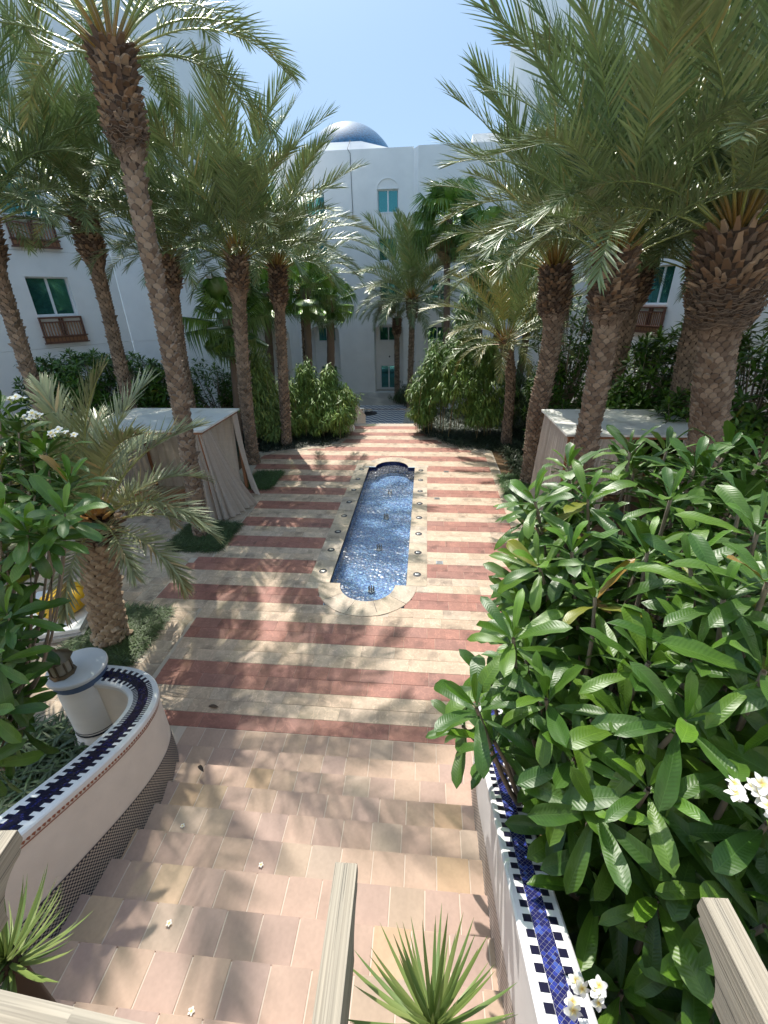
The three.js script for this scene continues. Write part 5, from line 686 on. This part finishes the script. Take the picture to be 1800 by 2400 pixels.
  // the thick bare fork seen among the right leaves
  const t = thing('bare_branch', 'thick bare grey forked branch among the leaves on the right', 'branch', [2.4, 0, -2.2]); part('branch', new MB().tube(new THREE.CatmullRomCurve3([V(0, 0, 0), V(-0.1, 1.6, 0), V(-0.2, 2.9, 0.05), V(-0.42, 3.6, -0.1), V(-0.55, 4.05, -0.32)]).getSpacedPoints(20), (q) => 0.055 - 0.025 * q, 8).geo(), M.branch, t); part('branch', new MB().tube([V(-0.42, 3.6, -0.1), V(-0.3, 3.85, -0.25), V(-0.2, 4.15, -0.4)], (q) => 0.035 - 0.012 * q, 8).geo(), M.branch, t);
}
function hedge(label, cat, base, blobs, count, seed, leaf = 0.34, extra = {}) { // rosettes over the surface of overlapping mounds
  const r = rng(seed), ros = []; while (ros.length < count) { const b = blobs[Math.floor(r() * blobs.length)], a = r() * 6.283, y = r() * 1.5 - 0.5, k = Math.sqrt(Math.max(0, 1 - Math.min(1, y * y))), s = 0.72 + 0.32 * r(); ros.push([b[0] + Math.cos(a) * k * b[3] * s, Math.max(0.3, b[1] + y * b[4] * s), b[2] + Math.sin(a) * k * b[3] * s]); }
  return frangipani({ name: 'shrub', label, cat, base, ros, seed: seed + 1, leaf, n: 13, low: true, spread: 0.35, stem: 0.07, twig: 0.025, ...extra });
}
hedge('dark glossy shrub below the left wing window', 'shrub', [-15.2, 0, -18.6], [[-16.4, 2.3, -18.4, 1.5, 1.6], [-14.6, 2.6, -18.6, 1.6, 1.6]], 264, 61, 0.36, { group: 'dark shrubs along the left wing' });
hedge('dark glossy shrub between the two left rear palm trunks', 'shrub', [-12.2, 0, -18.6], [[-12.6, 2.4, -18.4, 1.5, 1.6], [-11.3, 2.3, -18.8, 1.2, 1.4]], 220, 63, 0.36, { group: 'dark shrubs along the left wing' });
hedge('dark shrub at the left edge behind the frangipani', 'shrub', [-13.5, 0, -12.5], [[-13.8, 1.6, -12.0, 1.6, 1.5], [-12.0, 1.3, -12.6, 1.2, 1.2], [-10.6, 1.2, -14.8, 1.1, 1.2]], 176, 65, 0.36, { group: 'dark shrubs along the left wing' });
hedge('mid green shrub behind the left cabana roof', 'shrub', [-10.0, 0, -20.3], [[-10.2, 2.0, -20.2, 1.2, 1.5], [-8.9, 1.8, -20.6, 1.0, 1.3]], 198, 67, 0.26);
hedge('bright green tall shrub left of the right wing window', 'shrub', [5.6, 0, -18.6], [[5.3, 4.4, -18.4, 1.2, 1.6], [5.9, 2.8, -18.6, 1.3, 1.6], [4.9, 2.2, -18.2, 0.9, 1.5]], 242, 69, 0.30);
hedge('tall glossy shrub below the right wing window', 'shrub', [7.6, 0, -15.6], [[7.3, 3.2, -15.4, 1.2, 1.5], [8.4, 3.6, -16.2, 1.2, 1.5], [6.6, 2.0, -15.0, 0.9, 1.3]], 264, 71, 0.36);
hedge('glossy shrub between the two large right palms', 'shrub', [7.6, 0, -12.8], [[7.4, 2.2, -12.9, 0.9, 1.4], [8.0, 1.6, -12.6, 0.9, 1.2]], 132, 73, 0.34);
hedge('pale glossy shrub right of the largest palm', 'shrub', [9.2, 0, -13.2], [[9.3, 3.0, -13.4, 1.3, 1.6], [10.4, 4.0, -14.4, 1.4, 1.6], [8.6, 1.8, -12.2, 0.9, 1.3], [11.5, 2.8, -12.5, 1.6, 1.8]], 286, 75, 0.36);
hedge('dark shade shrub behind the left corner of the right cabana', 'shrub', [4.9, 0, -16.6], [[4.9, 1.2, -16.8, 0.9, 1.2], [6.2, 1.2, -16.9, 1.1, 1.2]], 132, 77, 0.30);

// bamboo: canes with drooping leaf sprays
const SPRAY = (() => { const r = rng(91), m = new MB(); for (let k = 0; k < 8; k++) { const a = k * 2.4, el = 0.3 + r() * 0.9, L = 0.13 + r() * 0.07, b = V((r() - 0.5) * 0.1, (r() - 0.5) * 0.1, (r() - 0.5) * 0.1), d = V(Math.cos(a) * Math.cos(el), -Math.sin(el) * 0.7, Math.sin(a) * Math.cos(el)).normalize(), w = V(-Math.sin(a), 0, Math.cos(a)), A = m.v(b.x, b.y, b.z), E = b.clone().addScaledVector(d, L), M2 = b.clone().addScaledVector(d, L * 0.4), e = m.v(E.x, E.y - 0.02, E.z), p = m.v(M2.x + w.x * 0.013, M2.y, M2.z + w.z * 0.013), q = m.v(M2.x - w.x * 0.013, M2.y, M2.z - w.z * 0.013); m.t(A, p, q); m.t(p, e, q); } return m.geo(); })();
function bamboo(label, base, blobs, canes, sprays, seed, tint, caneH) {
  const o = thing('bamboo_clump', label, 'bamboo', base), r = rng(seed); const B = V(...base);
  for (let k = 0; k < canes; k++) { const a = r() * 6.28, d = Math.sqrt(r()), b = blobs[k % blobs.length], x = b[0] - B.x + Math.cos(a) * d * b[3] * 0.75, z = b[2] - B.z + Math.sin(a) * d * b[3] * 0.75, lx = (r() - 0.5) * 0.7, lz = (r() - 0.5) * 0.7, h = caneH * (0.7 + 0.4 * r()); part('cane', new MB().tube([V(x, -0.05, z), V(x + lx * 0.3, h * 0.5, z + lz * 0.3), V(x + lx, h, z + lz)], (t) => 0.016 * (1 - 0.5 * t), 6).geo(), M.cane, o); }
  const im = new THREE.InstancedMesh(SPRAY, M.bamboo, sprays), d = new THREE.Object3D(), c = new THREE.Color(); im.name = 'leaves'; im.userData.kind = 'stuff'; im.castShadow = im.receiveShadow = true;
  for (let i = 0; i < sprays; i++) { const b = blobs[Math.floor(r() * blobs.length)], a = r() * 6.283, y = r() * 2 - 1, k = Math.sqrt(1 - y * y), lump = 0.82 + 0.2 * Math.sin(a * 3 + y * 5 + b[0]) + 0.12 * Math.sin(a * 7 - y * 9), s = (0.55 + 0.5 * Math.sqrt(r())) * lump * (r() < 0.18 ? 1.1 + 0.3 * r() : 1); d.position.set(b[0] - B.x + Math.cos(a) * k * b[3] * s, Math.max(0.1, b[1] + y * b[4] * s), b[2] - B.z + Math.sin(a) * k * b[3] * s); d.rotation.set((r() - 0.5) * 0.8, r() * 6.28, (r() - 0.5) * 0.8); d.scale.setScalar((0.9 + 0.7 * r()) * (tint[3] ?? 1)); d.updateMatrix(); im.setMatrixAt(i, d.matrix); const v = 0.6 + 0.8 * r(), y2 = r() < 0.25 ? 1.5 : 1; c.setRGB(tint[0] * v * y2, tint[1] * v * (0.6 + 0.4 * y2), tint[2] * v); im.setColorAt(i, c); }
  o.add(im);
}
bamboo('large bamboo clump right of the far pillar', [1.8, 0, -20.6], [[0.0, 1.9, -21.4, 0.8, 0.8], [0.6, 2.3, -21.3, 1.0, 0.9], [1.5, 2.3, -20.8, 1.4, 1.2], [2.9, 2.2, -21.0, 1.3, 1.1], [1.1, 3.3, -21.8, 0.9, 1.0], [2.2, 3.3, -21.6, 1.0, 1.0], [1.8, 4.7, -22.4, 0.5, 1.5], [0.5, 3.2, -22.2, 0.5, 0.8], [-0.1, 1.05, -21.0, 0.6, 0.55], [2.7, 1.2, -20.3, 0.9, 0.6], [0.3, 2.9, -21.0, 0.35, 0.7], [2.9, 3.4, -21.2, 0.4, 0.7]], 46, 5200, 81, [0.13, 0.23, 0.045, 1.4], 2.6);
bamboo('light green bamboo clump left of the far pillar', [-5.0, 0, -20.4], [[-4.2, 1.0, -20.3, 0.9, 0.8], [-4.0, 1.5, -20.9, 0.7, 0.8], [-4.9, 1.7, -20.8, 0.6, 1.0], [-5.7, 2.3, -21.0, 0.5, 1.2], [-5.3, 1.0, -20.4, 0.8, 0.9], [-6.4, 1.4, -20.4, 0.7, 1.2], [-6.6, 0.8, -20.0, 0.8, 0.7], [-4.6, 2.5, -21.2, 0.3, 0.6]], 30, 3200, 83, [0.17, 0.28, 0.06, 1.45], 2.0);
bamboo('leafy pale shrub between the two left plaza palms', [-7.4, 0, -20.0], [[-7.4, 1.5, -19.6, 0.9, 1.3], [-7.7, 2.9, -20.0, 0.7, 1.2], [-6.9, 0.9, -19.4, 0.7, 0.8]], 18, 2600, 85, [0.17, 0.26, 0.07, 1.3], 2.6);
bamboo('low dark shrub on the patio right of the fountain', [-1.7, -1.5, -34.6], [[-1.8, -1.1, -34.6, 0.9, 0.5], [-1.2, -0.6, -33.8, 0.9, 0.9]].map((b) => [b[0], b[1] + 1.5, b[2], b[3], b[4]]), 6, 500, 87, [0.05, 0.09, 0.03], 0.6);
bamboo('wispy bamboo behind the small yellowish palm', [4.6, 0, -21.6], [[4.6, 1.6, -21.8, 1.1, 1.5], [5.4, 1.4, -20.8, 0.9, 1.2]], 18, 1500, 89, [0.06, 0.11, 0.03], 2.2);

// strap-leaved ground cover
function strapGeo(seed, n, L, w) { const r = rng(seed), m = new MB(); for (let k = 0; k < n; k++) { const a = k * 2.4 + r(), l = L * (0.6 + 0.5 * r()), el = 1.25 - r() * 0.7, pts = []; let x = 0.02, y = 0, e = el; for (let i = 0; i <= 4; i++) { pts.push([x, y]); x += Math.cos(e) * l / 4; y += Math.sin(e) * l / 4; e -= 0.35 + 0.25 * r(); } let prev = null; pts.forEach(([d, h], i) => { const ww = w * (1 - (i / 4) ** 2) + 0.0015, A = m.v(Math.cos(a) * d - Math.sin(a) * ww, h, Math.sin(a) * d + Math.cos(a) * ww), B = m.v(Math.cos(a) * d + Math.sin(a) * ww, h, Math.sin(a) * d - Math.cos(a) * ww); if (prev) m.q(prev[0], prev[1], B, A); prev = [A, B]; }); } return m.geo(); }
const TUFT = strapGeo(5, 12, 0.22, 0.005), LILY = strapGeo(9, 12, 0.42, 0.016);
function cover(name, label, region, count, geo, col, seed, s0 = 1, base = [0, 0, 0]) { const r = rng(seed), im = new THREE.InstancedMesh(geo, M.bamboo, count), d = new THREE.Object3D(), c = new THREE.Color(); im.name = numbered(name); im.userData = { kind: 'stuff', label, category: 'ground cover' }; im.castShadow = im.receiveShadow = true;
  for (let i = 0; i < count; i++) { const [x, z] = region(r); d.position.set(x, -0.06 + base[1], z); d.rotation.set((r() - 0.5) * 0.3, r() * 6.28, (r() - 0.5) * 0.3); d.scale.setScalar(s0 * (0.7 + 0.6 * r())); d.updateMatrix(); im.setMatrixAt(i, d.matrix); const v = 0.6 + 0.8 * r(); c.setRGB(col[0] * v, col[1] * v, col[2] * v); im.setColorAt(i, c); } scene.add(im); }
const rect = (x0, x1, z0, z1) => (r) => [x0 + (x1 - x0) * r(), z0 + (z1 - z0) * r()];
const ell = (x, z, a, b) => (r) => { const q = r() * 6.283, d = Math.sqrt(r()); return [x + Math.cos(q) * a * d, z + Math.sin(q) * b * d]; };
cover('grass', 'square of dark green grass round the foot of the tallest palm', rect(-6.85, -5.42, -11.0, -9.52), 3200, TUFT, [0.06, 0.10, 0.034], 1, 1.15);
cover('grass', 'patch of dark green grass round the foot of the nearest palm', rect(-6.8, -5.35, -7.0, -5.45), 3200, TUFT, [0.065, 0.105, 0.034], 2, 1.2);
cover('grass', 'small grass square by the corner of the left cabana', rect(-6.3, -5.42, -15.3, -13.7), 2000, TUFT, [0.06, 0.12, 0.034], 3, 1.15);
cover('grass', 'small grass square round the palm by the right cabana', rect(2.78, 4.3, -15.3, -13.3), 2800, TUFT, [0.07, 0.14, 0.04], 4, 1.15);
cover('lily_turf', 'dark strap leaved ground cover in the bed below the right bamboo', (r) => { for (;;) { const x = -0.2 + 6.2 * r(), z = -25.9 + 8.6 * r(); const lim = x < 0.4 ? -21.0 + (x + 0.28) * 1.8 : x < 1.6 ? -20 + (x - 0.4) * 1.35 : -18.25; if (z < lim - 0.15) return [x, z]; } }, 2600, LILY, [0.035, 0.055, 0.028], 5, 0.85);
cover('lily_turf', 'dark strap leaved ground cover in the bed below the left bamboo', (r) => { for (;;) { const x = -8.5 + 4.7 * r(), z = -25.5 + 7.8 * r(), lim = x < -5.3 ? -18.3 + (-5.3 - x) * 0.4 : x < -4.3 ? -18.6 : -19.3; if (z < lim - 0.1) return [x, z]; } }, 2200, LILY, [0.035, 0.05, 0.03], 6, 0.8);
cover('lily_turf', 'lush strap leaved plants behind the curved left parapet', (r) => { const z = -4.0 + 3 * r(), x = -7.2 + 3.4 * r(); return [z < -3.3 ? Math.min(x, -4.3) - 0.4 * r() : x, z]; }, 1100, LILY, [0.05, 0.09, 0.028], 7, 1.35);
cover('lily_turf', 'dark undergrowth below the right frangipani trees', rect(1.2, 4.5, -5.4, -0.6), 500, LILY, [0.04, 0.07, 0.025], 8, 1.2);
cover('undergrowth', 'dark undergrowth behind the right cabana', rect(3.4, 11, -19, -14.6), 900, LILY, [0.035, 0.06, 0.025], 9, 1.2);
cover('undergrowth', 'dark undergrowth along the foot of the left wing', rect(-18, -8, -21, -15), 1200, LILY, [0.03, 0.055, 0.025], 10, 1.2);

// yuccas between the rafters
function yucca(label, x, y, z, n, L, seed, y0 = 1.65) { const o = thing('yucca', label, 'yucca', [x, y0, z], 0, 'spiky yuccas at the near edge'), r = rng(seed), h = y - y0; part('stem', new MB().tube([V(0.05, -0.1, 0.05), V(0, h * 0.5, 0.02), V(0, h, 0)], () => 0.055, 8).geo(), M.trunk, o);
  const g = [0, 1, 2].map((k) => { const m = new MB(), rows = [], b = [0.12, 0.3, 0.5][k]; let yy = 0, zz = 0; for (let i = 0; i <= 7; i++) { const t = i / 7, w = 0.0125 * (t < 0.3 ? 0.7 + t : 1 - ((t - 0.3) / 0.7) ** 1.6) + 0.0004, a = b * t * t; if (i) { yy += Math.cos(a) / 7; zz -= Math.sin(a) / 7; } rows.push([m.v(-w / 0.5, yy, zz + w * 0.6, 0, t), m.v(0, yy, zz, 0.5, t), m.v(w / 0.5, yy, zz + w * 0.6, 1, t)]); } for (let i = 0; i < 7; i++) for (let j = 0; j < 2; j++) m.q(rows[i][j], rows[i][j + 1], rows[i + 1][j + 1], rows[i + 1][j]); return m.geo(); });
  const mats = [M.blade, phys(rgb(0.15, 0.225, 0.06), 0.42, { transmission: 0.12, side: THREE.DoubleSide }), phys(rgb(0.26, 0.32, 0.10), 0.45, { transmission: 0.12, side: THREE.DoubleSide })];
  for (let k = 0; k < n; k++) { const q = k / n, f = part('leaf', g[Math.floor(q * 2 + r())], mats[Math.floor(r() * 3)], o); f.position.set(0, h - 0.12 * q, 0); f.rotation.set(0.12 + 1.55 * Math.pow(q, 0.8) + (r() - 0.5) * 0.15, k * 2.39996 + r() * 0.4, 0, 'YXZ'); const l = L * (0.75 + 0.35 * r()); f.scale.set(l * 1.0, l, l); } }
yucca('spiky green yucca beside the middle rafter at the bottom edge', 0.1, 3.16, -0.72, 90, 0.44, 41); yucca('spiky green yucca at the left edge below the left rafter', -2.12, 2.95, -0.82, 85, 0.42, 42);

// fallen leaves and blossoms
const litter = (name, label, cat, x, z, y, geo, mat, s, turn, group) => { const o = thing(name, label, cat, [x, y, z], turn, group); const m = part(name === 'fallen_flower' ? 'petals' : 'blade', geo, mat, o); m.scale.setScalar(s); if (name === 'fallen_leaf') { m.rotation.x = -Math.PI / 2 + 0.1; m.position.y = 0.012; } };
litter('fallen_leaf', 'curled dry leaf on the pale band beside the curved parapet', 'leaf', -3.25, -4.7, 0.012, LEAFlow[0], std(rgb(0.09, 0.06, 0.04), 0.9, { side: THREE.DoubleSide }), 0.2, 1.4); litter('fallen_leaf', 'dark dry leaf on an upper step near the left wall', 'leaf', -2.75, -3.34, 0.5, LEAFlow[1], std(rgb(0.04, 0.03, 0.025), 0.9, { side: THREE.DoubleSide }), 0.18, 0.9);
[[-2.62, -2.62, 0.66, 'fallen white blossom on the fourth step by the left wall'], [-1.55, -2.25, 0.83, 'fallen white blossom near the middle of the stairs'], [-2.1, -1.62, 1.16, 'fallen white blossom in the sun patch low on the left side of the stairs'], [-1.6, -1.1, 1.32, 'fallen brown blossom nearest the viewer on the stairs'], [-1.95, -3.9, 0.01, 'fallen white blossom at the foot of the stairs']].forEach(([x, z, y, l], i) => litter('fallen_flower', l, 'blossom', x, z, y + 0.006, FLOWER, M.flower, 0.6, i * 1.3));
for (const [x, z, l] of [[0.87, -15.65, 'small drain cover on the plaza farthest right of the pool'], [0.47, -13.17, 'small drain cover on the plaza right of the pool, middle one'], [0.46, -9.3, 'small steel drain cover on the plaza right of the near end of the pool']]) { const o = thing('drain_cover', l, 'drain', [x, 0.006, z]); part('plate', bar(-0.09, 0.09, 0, 0.006, -0.07, 0.07, 0.002), M.steel, o); for (let k = 0; k < 3; k++) part('slot', boxGeo(-0.06, 0.06, 0.0061, 0.0065, -0.045 + k * 0.04, -0.03 + k * 0.04), M.dark, o); }
renderer.render(scene, camera);
